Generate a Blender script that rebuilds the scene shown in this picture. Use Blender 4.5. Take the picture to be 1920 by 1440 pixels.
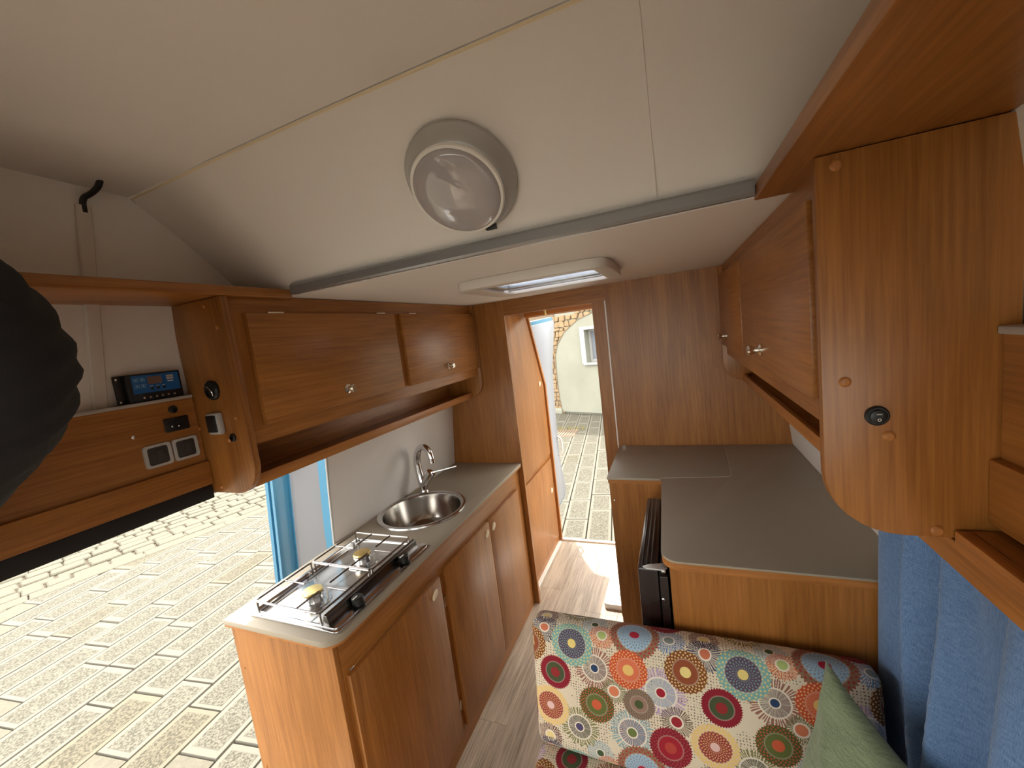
import bpy, bmesh, math, random
from mathutils import Vector, Matrix, noise

for o in list(bpy.data.objects):
    bpy.data.objects.remove(o)
S = bpy.context.scene
COL = S.collection
random.seed(4)

# ------------------------------------------------------------------ camera
# van frame: x to the right, y towards the rear of the van, z up from the van floor (metres)
ZC = 1.585
F = 757.27
rx = Vector((0.9222, 0.3665, -0.1231)).normalized()
fz = Vector((-0.3803, 0.9172, -0.1188)).normalized()
rx = (rx - fz * rx.dot(fz)).normalized()
dy = fz.cross(rx)                       # camera "down"
cam = bpy.data.cameras.new('camera')
cam.sensor_fit = 'HORIZONTAL'
cam.sensor_width = 36.0
cam.lens = F / 1920 * 36.0
cam.clip_start = 0.02
camo = bpy.data.objects.new('camera', cam)
COL.objects.link(camo)
m = Matrix.Identity(4)
for i in range(3):
    m[i][0] = rx[i]; m[i][1] = -dy[i]; m[i][2] = -fz[i]
m[2][3] = ZC
camo.matrix_world = m
S.camera = camo

def ray(px, py):
    return rx * (px - 960) + dy * (py - 720) + fz * F
def hit(px, py, ax, val):
    r = ray(px, py); o = Vector((0, 0, ZC))
    return o + r * ((val - o[ax]) / r[ax])

# ------------------------------------------------------------------ world, sun, exposure
W = bpy.data.worlds.new('world'); S.world = W
W.use_nodes = True
bg = W.node_tree.nodes['Background']
bg.inputs[0].default_value = (1.0, 0.962, 0.90, 1)
bg.inputs[1].default_value = 4.2
sun = bpy.data.lights.new('sun', 'SUN')
sun.energy = 5.0
sun.angle = math.radians(0.6)
sun.color = (1.0, 0.95, 0.86)
suno = bpy.data.objects.new('sun', sun); COL.objects.link(suno)
el = math.radians(57)
to_sun = Vector((-0.42 * math.cos(el), 0.907 * math.cos(el), math.sin(el)))
suno.rotation_euler = to_sun.to_track_quat('Z', 'Y').to_euler()
suno.location = (-8, 12, 14)
V = S.view_settings
V.view_transform = 'Standard'; V.look = 'None'; V.gamma = 1.0
V.exposure = 0.50
V.use_curve_mapping = False

# ------------------------------------------------------------------ materials
def lin(r, g, b):
    f = lambda c: c / 12.92 if c <= 0.04045 else ((c + 0.055) / 1.055) ** 2.4
    return (f(r / 255), f(g / 255), f(b / 255), 1)

def newmat(name):
    mt = bpy.data.materials.new(name); mt.use_nodes = True
    nt = mt.node_tree
    return mt, nt, nt.nodes['Principled BSDF']

def plain(name, col, rough=0.5, metal=0.0, noise_amt=0.0, nscale=40, bump=0.0, coat=0.0, spec=0.5):
    mt, nt, b = newmat(name)
    b.inputs['Base Color'].default_value = col
    b.inputs['Roughness'].default_value = rough
    b.inputs['Metallic'].default_value = metal
    b.inputs['Coat Weight'].default_value = coat
    b.inputs['Specular IOR Level'].default_value = spec
    tc = nt.nodes.new('ShaderNodeTexCoord')
    n = nt.nodes.new('ShaderNodeTexNoise'); n.inputs['Scale'].default_value = nscale
    n.inputs['Detail'].default_value = 4
    nt.links.new(tc.outputs['Object'], n.inputs['Vector'])
    if noise_amt:
        mx = nt.nodes.new('ShaderNodeMixRGB'); mx.blend_type = 'MULTIPLY'
        mx.inputs[1].default_value = col
        r = nt.nodes.new('ShaderNodeMapRange')
        r.inputs['To Min'].default_value = 1 - noise_amt; r.inputs['To Max'].default_value = 1 + noise_amt
        nt.links.new(n.outputs['Fac'], r.inputs['Value'])
        nt.links.new(r.outputs['Result'], mx.inputs[2]); mx.inputs[0].default_value = 1
        nt.links.new(mx.outputs[0], b.inputs['Base Color'])
    if bump:
        bp = nt.nodes.new('ShaderNodeBump'); bp.inputs['Strength'].default_value = bump
        bp.inputs['Distance'].default_value = 0.002
        nt.links.new(n.outputs['Fac'], bp.inputs['Height'])
        nt.links.new(bp.outputs['Normal'], b.inputs['Normal'])
    return mt

def wood(name, grain, dark, light, rough=0.36, wavescale=1.0, plank=False):
    """laminate with grain running along axis `grain` ('x','y','z')"""
    mt, nt, b = newmat(name)
    L = nt.links.new; N = nt.nodes.new
    tc = N('ShaderNodeTexCoord')
    oi = N('ShaderNodeObjectInfo')
    ad = N('ShaderNodeVectorMath'); ad.operation = 'MULTIPLY_ADD'
    comb = N('ShaderNodeCombineXYZ')
    L(oi.outputs['Random'], comb.inputs[0]); L(oi.outputs['Random'], comb.inputs[1]); L(oi.outputs['Random'], comb.inputs[2])
    L(comb.outputs[0], ad.inputs[0]); ad.inputs[1].default_value = (7, 11, 5)
    L(tc.outputs['Object'], ad.inputs[2])
    def mapped(along, across):
        mp = N('ShaderNodeMapping')
        mp.inputs['Scale'].default_value = tuple(along if a == grain else across for a in 'xyz')
        L(ad.outputs[0], mp.inputs['Vector'])
        return mp
    big = N('ShaderNodeTexNoise'); big.inputs['Scale'].default_value = 1.0
    big.inputs['Detail'].default_value = 3; big.inputs['Distortion'].default_value = 0.6
    L(mapped(0.9, 7 * wavescale).outputs[0], big.inputs['Vector'])
    mul = N('ShaderNodeMath'); mul.operation = 'MULTIPLY'; mul.inputs[1].default_value = 9
    L(big.outputs['Fac'], mul.inputs[0])
    sn = N('ShaderNodeMath'); sn.operation = 'SINE'; mul2 = N('ShaderNodeMath'); mul2.operation = 'MULTIPLY'
    mul2.inputs[1].default_value = 2.2
    L(mul.outputs[0], mul2.inputs[0]); L(mul2.outputs[0], sn.inputs[0])
    fine = N('ShaderNodeTexNoise'); fine.inputs['Scale'].default_value = 1.0
    fine.inputs['Detail'].default_value = 5; fine.inputs['Roughness'].default_value = 0.65
    L(mapped(5, 170).outputs[0], fine.inputs['Vector'])
    mix = N('ShaderNodeMath'); mix.operation = 'MULTIPLY_ADD'
    L(sn.outputs[0], mix.inputs[0]); mix.inputs[1].default_value = 0.10
    L(fine.outputs['Fac'], mix.inputs[2])
    mix2 = N('ShaderNodeMath'); mix2.operation = 'MULTIPLY_ADD'
    L(big.outputs['Fac'], mix2.inputs[0]); mix2.inputs[1].default_value = 0.5
    L(mix.outputs[0], mix2.inputs[2])
    rp = N('ShaderNodeValToRGB')
    rp.color_ramp.elements[0].position = 0.42; rp.color_ramp.elements[0].color = dark
    rp.color_ramp.elements[1].position = 1.05 if not plank else 1.0; rp.color_ramp.elements[1].color = light
    L(mix2.outputs[0], rp.inputs[0])
    out = rp.outputs[0]
    if plank:
        hv = N('ShaderNodeMapRange'); hv.inputs['To Min'].default_value = 0.84; hv.inputs['To Max'].default_value = 1.06
        L(oi.outputs['Random'], hv.inputs['Value'])
        mm = N('ShaderNodeMixRGB'); mm.blend_type = 'MULTIPLY'; mm.inputs[0].default_value = 1
        L(rp.outputs[0], mm.inputs[1]); L(hv.outputs[0], mm.inputs[2]); out = mm.outputs[0]
    L(out, b.inputs['Base Color'])
    b.inputs['Roughness'].default_value = rough
    bp = N('ShaderNodeBump'); bp.inputs['Strength'].default_value = 0.12; bp.inputs['Distance'].default_value = 0.0006
    L(fine.outputs['Fac'], bp.inputs['Height']); L(bp.outputs[0], b.inputs['Normal'])
    return mt

WD, WL = lin(122, 72, 27), lin(174, 115, 55)
WOOD = {a: wood('cherry_laminate_' + a, a, WD, WL) for a in 'xyz'}
EDGE = {a: wood('cherry_edging_' + a, a, lin(138, 84, 36), lin(190, 126, 64), 0.4) for a in 'xyz'}
OAK = wood('oak_vinyl', 'y', lin(126, 108, 90), lin(214, 196, 174), 0.42, 0.7, True)
M = {}
M['white_panel'] = plain('white_wall_panel', lin(226, 220, 212), 0.45, noise_amt=0.015, nscale=300, bump=0.08)
M['roof_fabric'] = plain('white_roof_lining', lin(232, 225, 217), 0.6, noise_amt=0.02, nscale=500, bump=0.15)
M['worktop'] = plain('grey_worktop_laminate', lin(160, 150, 133), 0.5, noise_amt=0.03, nscale=600, spec=0.3)
M['alu'] = plain('grey_aluminium_trim', lin(150, 150, 150), 0.35, 0.6)
M['greyplastic'] = plain('grey_plastic', lin(178, 175, 170), 0.4)
M['silverpaint'] = plain('silver_painted_plastic', lin(186, 185, 182), 0.3, 0.3)
M['whiteplastic'] = plain('white_plastic', lin(236, 232, 224), 0.35)
M['cream'] = plain('cream_plastic', lin(232, 214, 180), 0.35)
M['offwhite'] = plain('offwhite_skylight_plastic', lin(214, 205, 194), 0.45)
M['black'] = plain('black_plastic', lin(22, 22, 23), 0.4)
M['rubber'] = plain('black_rubber', lin(20, 20, 21), 0.65)
M['steel'] = plain('polished_steel', (0.66, 0.66, 0.66, 1), 0.2, 1.0)
M['brushed'] = plain('brushed_steel', (0.56, 0.54, 0.51, 1), 0.17, 1.0, noise_amt=0.06, nscale=60)
M['chrome'] = plain('chrome', (0.75, 0.75, 0.76, 1), 0.05, 1.0)
M['nickel'] = plain('satin_nickel', (0.72, 0.68, 0.60, 1), 0.25, 1.0)
M['wire'] = plain('dark_steel_wire', (0.28, 0.26, 0.25, 1), 0.25, 1.0)
M['brass'] = plain('brass', (0.80, 0.62, 0.26, 1), 0.35, 1.0, noise_amt=0.15, nscale=120)
M['fridge'] = plain('dark_brown_plastic', lin(40, 28, 26), 0.22)
M['upstand'] = plain('dark_reflective_steel', (0.16, 0.15, 0.145, 1), 0.25, 1.0)
M['fridge_grey'] = plain('dark_grey_fridge_frame', lin(58, 54, 52), 0.3)
M['bluepaint'] = plain('light_blue_paint', lin(58, 118, 150), 0.22, coat=0.5)
M['bluepanel'] = plain('blue_printed_panel', lin(20, 92, 158), 0.4)
M['lcd'] = plain('lcd_screen', lin(120, 96, 88), 0.2)
M['doorwhite'] = plain('white_door_lining', lin(150, 154, 164), 0.22)
M['doorgrey'] = plain('pale_grey_door_lining', lin(108, 110, 116), 0.12, coat=0.4)
M['traywhite'] = plain('white_shower_tray', lin(240, 240, 238), 0.25)
M['plaster'] = plain('lime_plaster', lin(132, 133, 121), 0.9, noise_amt=0.22, nscale=1.6, bump=0.4)
M['stonewarm'] = plain('warm_rubble_stone', lin(138, 117, 88), 0.9, noise_amt=0.25, nscale=6, bump=0.5)
M['mortar'] = plain('mortar', lin(112, 98, 80), 0.95, noise_amt=0.2, nscale=20)
M['winwhite'] = plain('white_window_frame', lin(150, 151, 150), 0.4)
M['darkglass'] = plain('dark_window_glass', lin(120, 126, 136), 0.08)
M['grass'] = plain('dry_grass', lin(120, 112, 66), 0.9)
M['iron'] = plain('rusty_iron', lin(120, 104, 88), 0.7, noise_amt=0.3, nscale=60)
M['jacket'] = plain('black_sweatshirt', lin(32, 31, 32), 0.95, noise_amt=0.25, nscale=500, bump=0.3)
M['trousers'] = plain('dark_trousers', lin(40, 42, 52), 0.9)
M['skin'] = plain('skin', lin(205, 150, 120), 0.55)
M['hair'] = plain('dark_hair', lin(40, 30, 24), 0.6)
M['pilot'] = plain('soil_joint', lin(92, 83, 68), 0.95, noise_amt=0.2, nscale=30)

def cloth(name, c1, c2, scale=900, rough=0.95, sheen=0.2):
    mt, nt, b = newmat(name); L = nt.links.new; N = nt.nodes.new
    tc = N('ShaderNodeTexCoord')
    cols = []
    for sc in ((scale, scale, scale * 0.06), (scale * 0.06, scale * 0.06, scale)):
        mp = N('ShaderNodeMapping'); mp.inputs['Scale'].default_value = sc
        L(tc.outputs['Object'], mp.inputs[0])
        n = N('ShaderNodeTexNoise'); n.inputs['Scale'].default_value = 1; n.inputs['Detail'].default_value = 2
        L(mp.outputs[0], n.inputs['Vector']); cols.append(n)
    a = N('ShaderNodeMath'); a.operation = 'ADD'
    L(cols[0].outputs['Fac'], a.inputs[0]); L(cols[1].outputs['Fac'], a.inputs[1])
    r = N('ShaderNodeValToRGB'); r.color_ramp.elements[0].position = 0.35; r.color_ramp.elements[1].position = 0.65
    h = N('ShaderNodeMath'); h.operation = 'MULTIPLY'; h.inputs[1].default_value = 0.5
    L(a.outputs[0], h.inputs[0]); L(h.outputs[0], r.inputs[0])
    r.color_ramp.elements[0].color = c1; r.color_ramp.elements[1].color = c2
    L(r.outputs[0], b.inputs['Base Color']); b.inputs['Roughness'].default_value = rough
    b.inputs['Sheen Weight'].default_value = sheen
    bp = N('ShaderNodeBump'); bp.inputs['Strength'].default_value = 0.25; bp.inputs['Distance'].default_value = 0.0008
    L(h.outputs[0], bp.inputs['Height']); L(bp.outputs[0], b.inputs['Normal'])
    return mt
M['curtain'] = cloth('blue_woven_curtain', lin(62, 92, 132), lin(106, 136, 174), 1300)
M['pillow'] = cloth('sage_green_weave', lin(92, 104, 78), lin(132, 146, 114), 800)

# glazing: thin pane, part clear and part mirror by angle
def pane(name, tint, clear=0.9):
    mt = bpy.data.materials.new(name); mt.use_nodes = True
    nt = mt.node_tree; nt.nodes.clear()
    o = nt.nodes.new('ShaderNodeOutputMaterial'); mx = nt.nodes.new('ShaderNodeMixShader')
    t = nt.nodes.new('ShaderNodeBsdfTransparent'); g = nt.nodes.new('ShaderNodeBsdfGlossy')
    t.inputs[0].default_value = tint; g.inputs['Roughness'].default_value = 0.03
    fr = nt.nodes.new('ShaderNodeFresnel'); fr.inputs[0].default_value = 1.45
    nt.links.new(fr.outputs[0], mx.inputs[0]); nt.links.new(t.outputs[0], mx.inputs[1]); nt.links.new(g.outputs[0], mx.inputs[2])
    nt.links.new(mx.outputs[0], o.inputs[0])
    return mt
M['glass'] = pane('clear_glazing', (0.93, 0.96, 0.95, 1))
def translucent(name, col):
    mt = bpy.data.materials.new(name); mt.use_nodes = True
    nt = mt.node_tree; nt.nodes.clear()
    o = nt.nodes.new('ShaderNodeOutputMaterial'); mx = nt.nodes.new('ShaderNodeMixShader'); mx.inputs[0].default_value = 0.75
    d = nt.nodes.new('ShaderNodeBsdfDiffuse'); d.inputs[0].default_value = col
    t = nt.nodes.new('ShaderNodeBsdfTranslucent'); t.inputs[0].default_value = col
    nt.links.new(d.outputs[0], mx.inputs[1]); nt.links.new(t.outputs[0], mx.inputs[2]); nt.links.new(mx.outputs[0], o.inputs[0])
    return mt
M['skypane'] = translucent('milky_acrylic', (0.80, 0.85, 0.95, 1))
mt, nt, b = newmat('frosted_lamp_cover')
b.inputs['Base Color'].default_value = lin(176, 170, 170); b.inputs['Roughness'].default_value = 0.08
b.inputs['Coat Weight'].default_value = 0.8; b.inputs['Coat Roughness'].default_value = 0.02
M['lampglass'] = mt

# paving stone: smooth drafted margin, pecked middle
def stone_slab():
    mt, nt, b = newmat('limestone_slab'); L = nt.links.new; N = nt.nodes.new
    tc = N('ShaderNodeTexCoord'); oi = N('ShaderNodeObjectInfo')
    sp = N('ShaderNodeSeparateXYZ'); L(tc.outputs['Generated'], sp.inputs[0])
    def edge(i, w):
        a = N('ShaderNodeMath'); a.operation = 'SUBTRACT'; L(sp.outputs[i], a.inputs[0]); a.inputs[1].default_value = 0.5
        c = N('ShaderNodeMath'); c.operation = 'ABSOLUTE'; L(a.outputs[0], c.inputs[0])
        d = N('ShaderNodeMapRange'); d.inputs['From Min'].default_value = 0.5 - w * 1.3; d.inputs['From Max'].default_value = 0.5 - w
        L(c.outputs[0], d.inputs['Value']); return d
    mxm = N('ShaderNodeMath'); mxm.operation = 'MAXIMUM'
    L(edge(0, 0.11).outputs[0], mxm.inputs[0]); L(edge(1, 0.055).outputs[0], mxm.inputs[1])
    geo = N('ShaderNodeNewGeometry')
    n = N('ShaderNodeTexNoise'); n.inputs['Scale'].default_value = 85; n.inputs['Detail'].default_value = 4
    L(geo.outputs['Position'], n.inputs['Vector'])
    rp = N('ShaderNodeValToRGB'); rp.color_ramp.elements[0].position = 0.40; rp.color_ramp.elements[1].position = 0.58
    rp.color_ramp.elements[0].color = lin(62, 59, 48); rp.color_ramp.elements[1].color = lin(100, 97, 86)
    L(n.outputs['Fac'], rp.inputs[0])
    mx = N('ShaderNodeMixRGB'); L(mxm.outputs[0], mx.inputs[0]); L(rp.outputs[0], mx.inputs[1]); mx.inputs[2].default_value = lin(103, 100, 91)
    tr = N('ShaderNodeValToRGB'); L(oi.outputs['Random'], tr.inputs[0])
    tr.color_ramp.elements[0].color = (0.92, 0.86, 0.72, 1); tr.color_ramp.elements[1].color = (1.0, 0.99, 0.96, 1)
    e = tr.color_ramp.elements.new(0.12); e.color = (0.97, 0.96, 0.92, 1)
    mm = N('ShaderNodeMixRGB'); mm.blend_type = 'MULTIPLY'; mm.inputs[0].default_value = 1
    L(mx.outputs[0], mm.inputs[1]); L(tr.outputs[0], mm.inputs[2])
    L(mm.outputs[0], b.inputs['Base Color']); b.inputs['Roughness'].default_value = 0.85
    inv = N('ShaderNodeMath'); inv.operation = 'SUBTRACT'; inv.inputs[0].default_value = 1; L(mxm.outputs[0], inv.inputs[1])
    hh = N('ShaderNodeMath'); hh.operation = 'MULTIPLY'; L(n.outputs['Fac'], hh.inputs[0]); L(inv.outputs[0], hh.inputs[1])
    bp = N('ShaderNodeBump'); bp.inputs['Strength'].default_value = 0.7; bp.inputs['Distance'].default_value = 0.012
    L(hh.outputs[0], bp.inputs['Height']); L(bp.outputs[0], b.inputs['Normal'])
    return mt
M['slab'] = stone_slab()

# printed upholstery: a repeat of ringed discs and rayed flowers, in metres on the UV map
PX, PV = 0.403, 0.335
def motif_group():
    g = bpy.data.node_groups.new('printed_disc', 'ShaderNodeTree')
    I = g.interface
    def sock(n, t, d=None):
        s = I.new_socket(name=n, in_out='INPUT', socket_type=t)
        if d is not None: s.default_value = d
    sock('Under', 'NodeSocketColor'); sock('U', 'NodeSocketFloat'); sock('V', 'NodeSocketFloat')
    for n in ('cx', 'cy', 'R', 'r1', 'r0', 'ray'): sock(n, 'NodeSocketFloat')
    for n in ('outer', 'mid', 'core'): sock(n, 'NodeSocketColor')
    I.new_socket(name='Color', in_out='OUTPUT', socket_type='NodeSocketColor')
    gi = g.nodes.new('NodeGroupInput'); go = g.nodes.new('NodeGroupOutput')
    L = g.links.new
    def mth(op, a, bb=None, c=None):
        n = g.nodes.new('ShaderNodeMath'); n.operation = op
        for i, v in enumerate((a, bb, c)):
            if v is None: continue
            if isinstance(v, (int, float)): n.inputs[i].default_value = v
            else: L(v, n.inputs[i])
        return n.outputs[0]
    O = gi.outputs
    dx = mth('WRAP', mth('SUBTRACT', O['U'], O['cx']), PX / 2, -PX / 2)
    dv = mth('WRAP', mth('SUBTRACT', O['V'], O['cy']), PV / 2, -PV / 2)
    d = mth('DIVIDE', mth('SQRT', mth('ADD', mth('MULTIPLY', dx, dx), mth('MULTIPLY', dv, dv))), O['R'])
    an = mth('ARCTAN2', dv, dx)
    # ragged rim
    rim = mth('MULTIPLY_ADD', mth('SINE', mth('MULTIPLY', an, 46.0)), 0.035, 1.0)
    wob = mth('MULTIPLY_ADD', mth('SINE', mth('MULTIPLY', an, 17.0)), 0.05, rim)
    lim = mth('ADD', mth('MULTIPLY', O['ray'], wob), mth('MULTIPLY', mth('SUBTRACT', 1.0, O['ray']), rim))
    inside = mth('LESS_THAN', d, lim)
    spoke = mth('GREATER_THAN', mth('SINE', mth('ADD', mth('MULTIPLY', an, 44.0), mth('MULTIPLY', mth('SINE', mth('MULTIPLY', an, 9.0)), 2.0))), -0.15)
    spk = mth('MAXIMUM', spoke, mth('SUBTRACT', 1.0, O['ray']))
    m_out = mth('MULTIPLY', inside, spk)
    # dots on solid rings
    dots = mth('GREATER_THAN', mth('MULTIPLY', mth('SINE', mth('MULTIPLY', an, 24.0)), mth('SINE', mth('MULTIPLY', d, 30.0))), 0.35)
    dots = mth('MULTIPLY', dots, mth('SUBTRACT', 1.0, O['ray']))
    def mix(f, a, c):
        n = g.nodes.new('ShaderNodeMixRGB')
        if isinstance(f, (int, float)): n.inputs[0].default_value = f
        else: L(f, n.inputs[0])
        for i, v in ((1, a), (2, c)):
            if isinstance(v, tuple): n.inputs[i].default_value = v
            else: L(v, n.inputs[i])
        return n.outputs[0]
    od = mix(mth('MULTIPLY', dots, 0.8), O['outer'], O['core'])
    md = mix(mth('MULTIPLY', dots, 0.7), O['mid'], O['outer'])
    c = mix(m_out, O['Under'], od)
    # thin pale line round the middle disc of the rayed ones
    line = mth('MULTIPLY', mth('LESS_THAN', mth('ABSOLUTE', mth('SUBTRACT', d, O['r1'])), 0.035), mth('GREATER_THAN', O['r1'], 0.01))
    inm = mth('LESS_THAN', d, O['r1'])
    spk2 = mth('MAXIMUM', mth('GREATER_THAN', mth('SINE', mth('MULTIPLY', an, 34.0)), -0.3), mth('SUBTRACT', 1.0, O['ray']))
    c = mix(mth('MULTIPLY', inm, spk2), c, md)
    c = mix(mth('MULTIPLY', line, mth('MULTIPLY_ADD', O['ray'], 0.7, 0.2)), c, lin(225, 215, 200))
    halo = mth('MULTIPLY', mth('LESS_THAN', d, mth('MULTIPLY', O['r0'], 1.3)), O['ray'])
    c = mix(halo, c, lin(225, 215, 200))
    c = mix(mth('LESS_THAN', d, O['r0']), c, O['core'])
    L(c, go.inputs['Color'])
    return g

def upholstery():
    mt, nt, b = newmat('printed_disc_upholstery'); L = nt.links.new; N = nt.nodes.new
    uv = N('ShaderNodeUVMap'); uv.uv_map = 'UVMap'
    sp = N('ShaderNodeSeparateXYZ'); L(uv.outputs[0], sp.inputs[0])
    g = motif_group()
    # small dashes on the cream ground
    vo = N('ShaderNodeTexVoronoi'); vo.inputs['Scale'].default_value = 150; vo.inputs['Randomness'].default_value = 0.25
    mp = N('ShaderNodeMapping'); mp.inputs['Scale'].default_value = (1, 1.0, 1); L(uv.outputs[0], mp.inputs[0]); L(mp.outputs[0], vo.inputs['Vector'])
    lt = N('ShaderNodeMath'); lt.operation = 'LESS_THAN'; lt.inputs[1].default_value = 0.26; L(vo.outputs['Distance'], lt.inputs[0])
    n2 = N('ShaderNodeTexNoise'); n2.inputs['Scale'].default_value = 11; L(uv.outputs[0], n2.inputs['Vector'])
    gt = N('ShaderNodeMath'); gt.operation = 'GREATER_THAN'; gt.inputs[1].default_value = 0.44; L(n2.outputs['Fac'], gt.inputs[0])
    dm = N('ShaderNodeMath'); dm.operation = 'MULTIPLY'; L(lt.outputs[0], dm.inputs[0]); L(gt.outputs[0], dm.inputs[1])
    n3 = N('ShaderNodeTexNoise'); n3.inputs['Scale'].default_value = 7; L(uv.outputs[0], n3.inputs['Vector'])
    dc = N('ShaderNodeValToRGB'); dc.color_ramp.elements[0].color = lin(96, 46, 46); dc.color_ramp.elements[1].color = lin(90, 98, 92)
    dc.color_ramp.elements[0].position = 0.42; dc.color_ramp.elements[1].position = 0.56; L(n3.outputs['Fac'], dc.inputs[0])
    base = N('ShaderNodeMixRGB'); base.inputs[1].default_value = lin(216, 202, 178); L(dc.outputs[0], base.inputs[2])
    dm2 = N('ShaderNodeMath'); dm2.operation = 'MULTIPLY'; dm2.inputs[1].default_value = 0.9; L(dm.outputs[0], dm2.inputs[0])
    L(dm2.outputs[0], base.inputs[0])
    col = base.outputs[0]
    D = [  # x, v, R, r1, r0, ray, outer, mid, core
     (-.390, -.034, .034, 0, .34, 1, (96, 44, 46), (96, 44, 46), (222, 200, 140)),
     (-.390, .010, .040, 0, .28, 1, (66, 74, 96), (66, 74, 96), (196, 112, 80)),
     (-.253, -.028, .034, 0, .26, 1, (150, 172, 178), (150, 172, 178), (66, 84, 54)),
     (-.232, .006, .032, 0, .34, 1, (206, 112, 62), (206, 112, 62), (168, 184, 112)),
     (-.067, -.012, .038, 0, .30, 1, (104, 136, 172), (104, 136, 172), (124, 134, 128)),
     (-.254, .090, .052, .62, .18, 1, (146, 98, 86), (150, 146, 138), (38, 62, 96)),
     (-.207, .138, .030, 0, .42, 1, (112, 112, 76), (112, 112, 76), (208, 122, 86)),
     (-.093, .118, .058, .62, .18, 1, (178, 152, 186), (160, 176, 176), (152, 20, 42)),
     (-.304, .252, .050, .62, .20, 1, (122, 122, 76), (120, 112, 108), (76, 66, 100)),
     (-.168, .232, .054, .62, .20, 1, (138, 168, 174), (130, 112, 126), (102, 114, 60)),
     (-.061, .180, .036, 0, .34, 1, (106, 92, 76), (106, 92, 76), (150, 32, 44)),
     (-.313, .040, .056, .68, .20, 0, (120, 166, 164), (88, 68, 88), (222, 200, 122)),
     (-.150, -.012, .061, .70, .20, 0, (138, 106, 78), (150, 182, 206), (172, 28, 52)),
     (-.363, .123, .043, .62, .30, 0, (128, 16, 38), (44, 84, 50), (140, 36, 40)),
     (-.168, .078, .047, .60, .28, 0, (196, 76, 52), (214, 118, 82), (228, 190, 112)),
     (-.033, .058, .048, .60, .26, 0, (124, 66, 36), (140, 72, 42), (224, 204, 132)),
     (-.383, .217, .052, .70, .20, 0, (222, 192, 118), (148, 56, 58), (220, 184, 180)),
     (-.254, .182, .045, .60, .28, 0, (78, 84, 40), (98, 106, 52), (200, 90, 58)),
     (-.147, .158, .038, .55, .28, 0, (136, 110, 96), (146, 116, 100), (70, 82, 46)),
     (-.079, .247, .048, .60, .28, 0, (124, 20, 42), (158, 24, 42), (172, 62, 52)),
    ]
    for (x, v, R, r1, r0, ry, a, mi, c) in D:
        n = N('ShaderNodeGroup'); n.node_tree = g
        L(col, n.inputs['Under']); L(sp.outputs[0], n.inputs['U']); L(sp.outputs[1], n.inputs['V'])
        for k, val in (('cx', x), ('cy', v), ('R', R), ('r1', r1), ('r0', r0), ('ray', ry)): n.inputs[k].default_value = val
        for k, val in (('outer', a), ('mid', mi), ('core', c)): n.inputs[k].default_value = lin(*val)
        col = n.outputs[0]
    L(col, b.inputs['Base Color']); b.inputs['Roughness'].default_value = 0.95
    w = N('ShaderNodeTexNoise'); w.inputs['Scale'].default_value = 900; L(uv.outputs[0], w.inputs['Vector'])
    bp = N('ShaderNodeBump'); bp.inputs['Strength'].default_value = 0.25; bp.inputs['Distance'].default_value = 0.0008
    L(w.outputs['Fac'], bp.inputs['Height']); L(bp.outputs[0], b.inputs['Normal'])
    return mt
M['print'] = upholstery()

# ------------------------------------------------------------------ building helpers
def wloc(o):
    v = Vector((0, 0, 0))
    while o is not None:
        v += o.location; o = o.parent
    return v
def tag(o, label=None, cat=None, group=None, kind=None):
    if label: o['label'] = label
    if cat: o['category'] = cat
    if group: o['group'] = group
    if kind: o['kind'] = kind
    return o
def thing(name, label, cat, loc, group=None):
    o = bpy.data.objects.new(name, None); COL.objects.link(o)
    o.location = loc; o.empty_display_size = 0.05
    return tag(o, label, cat, group)

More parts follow.
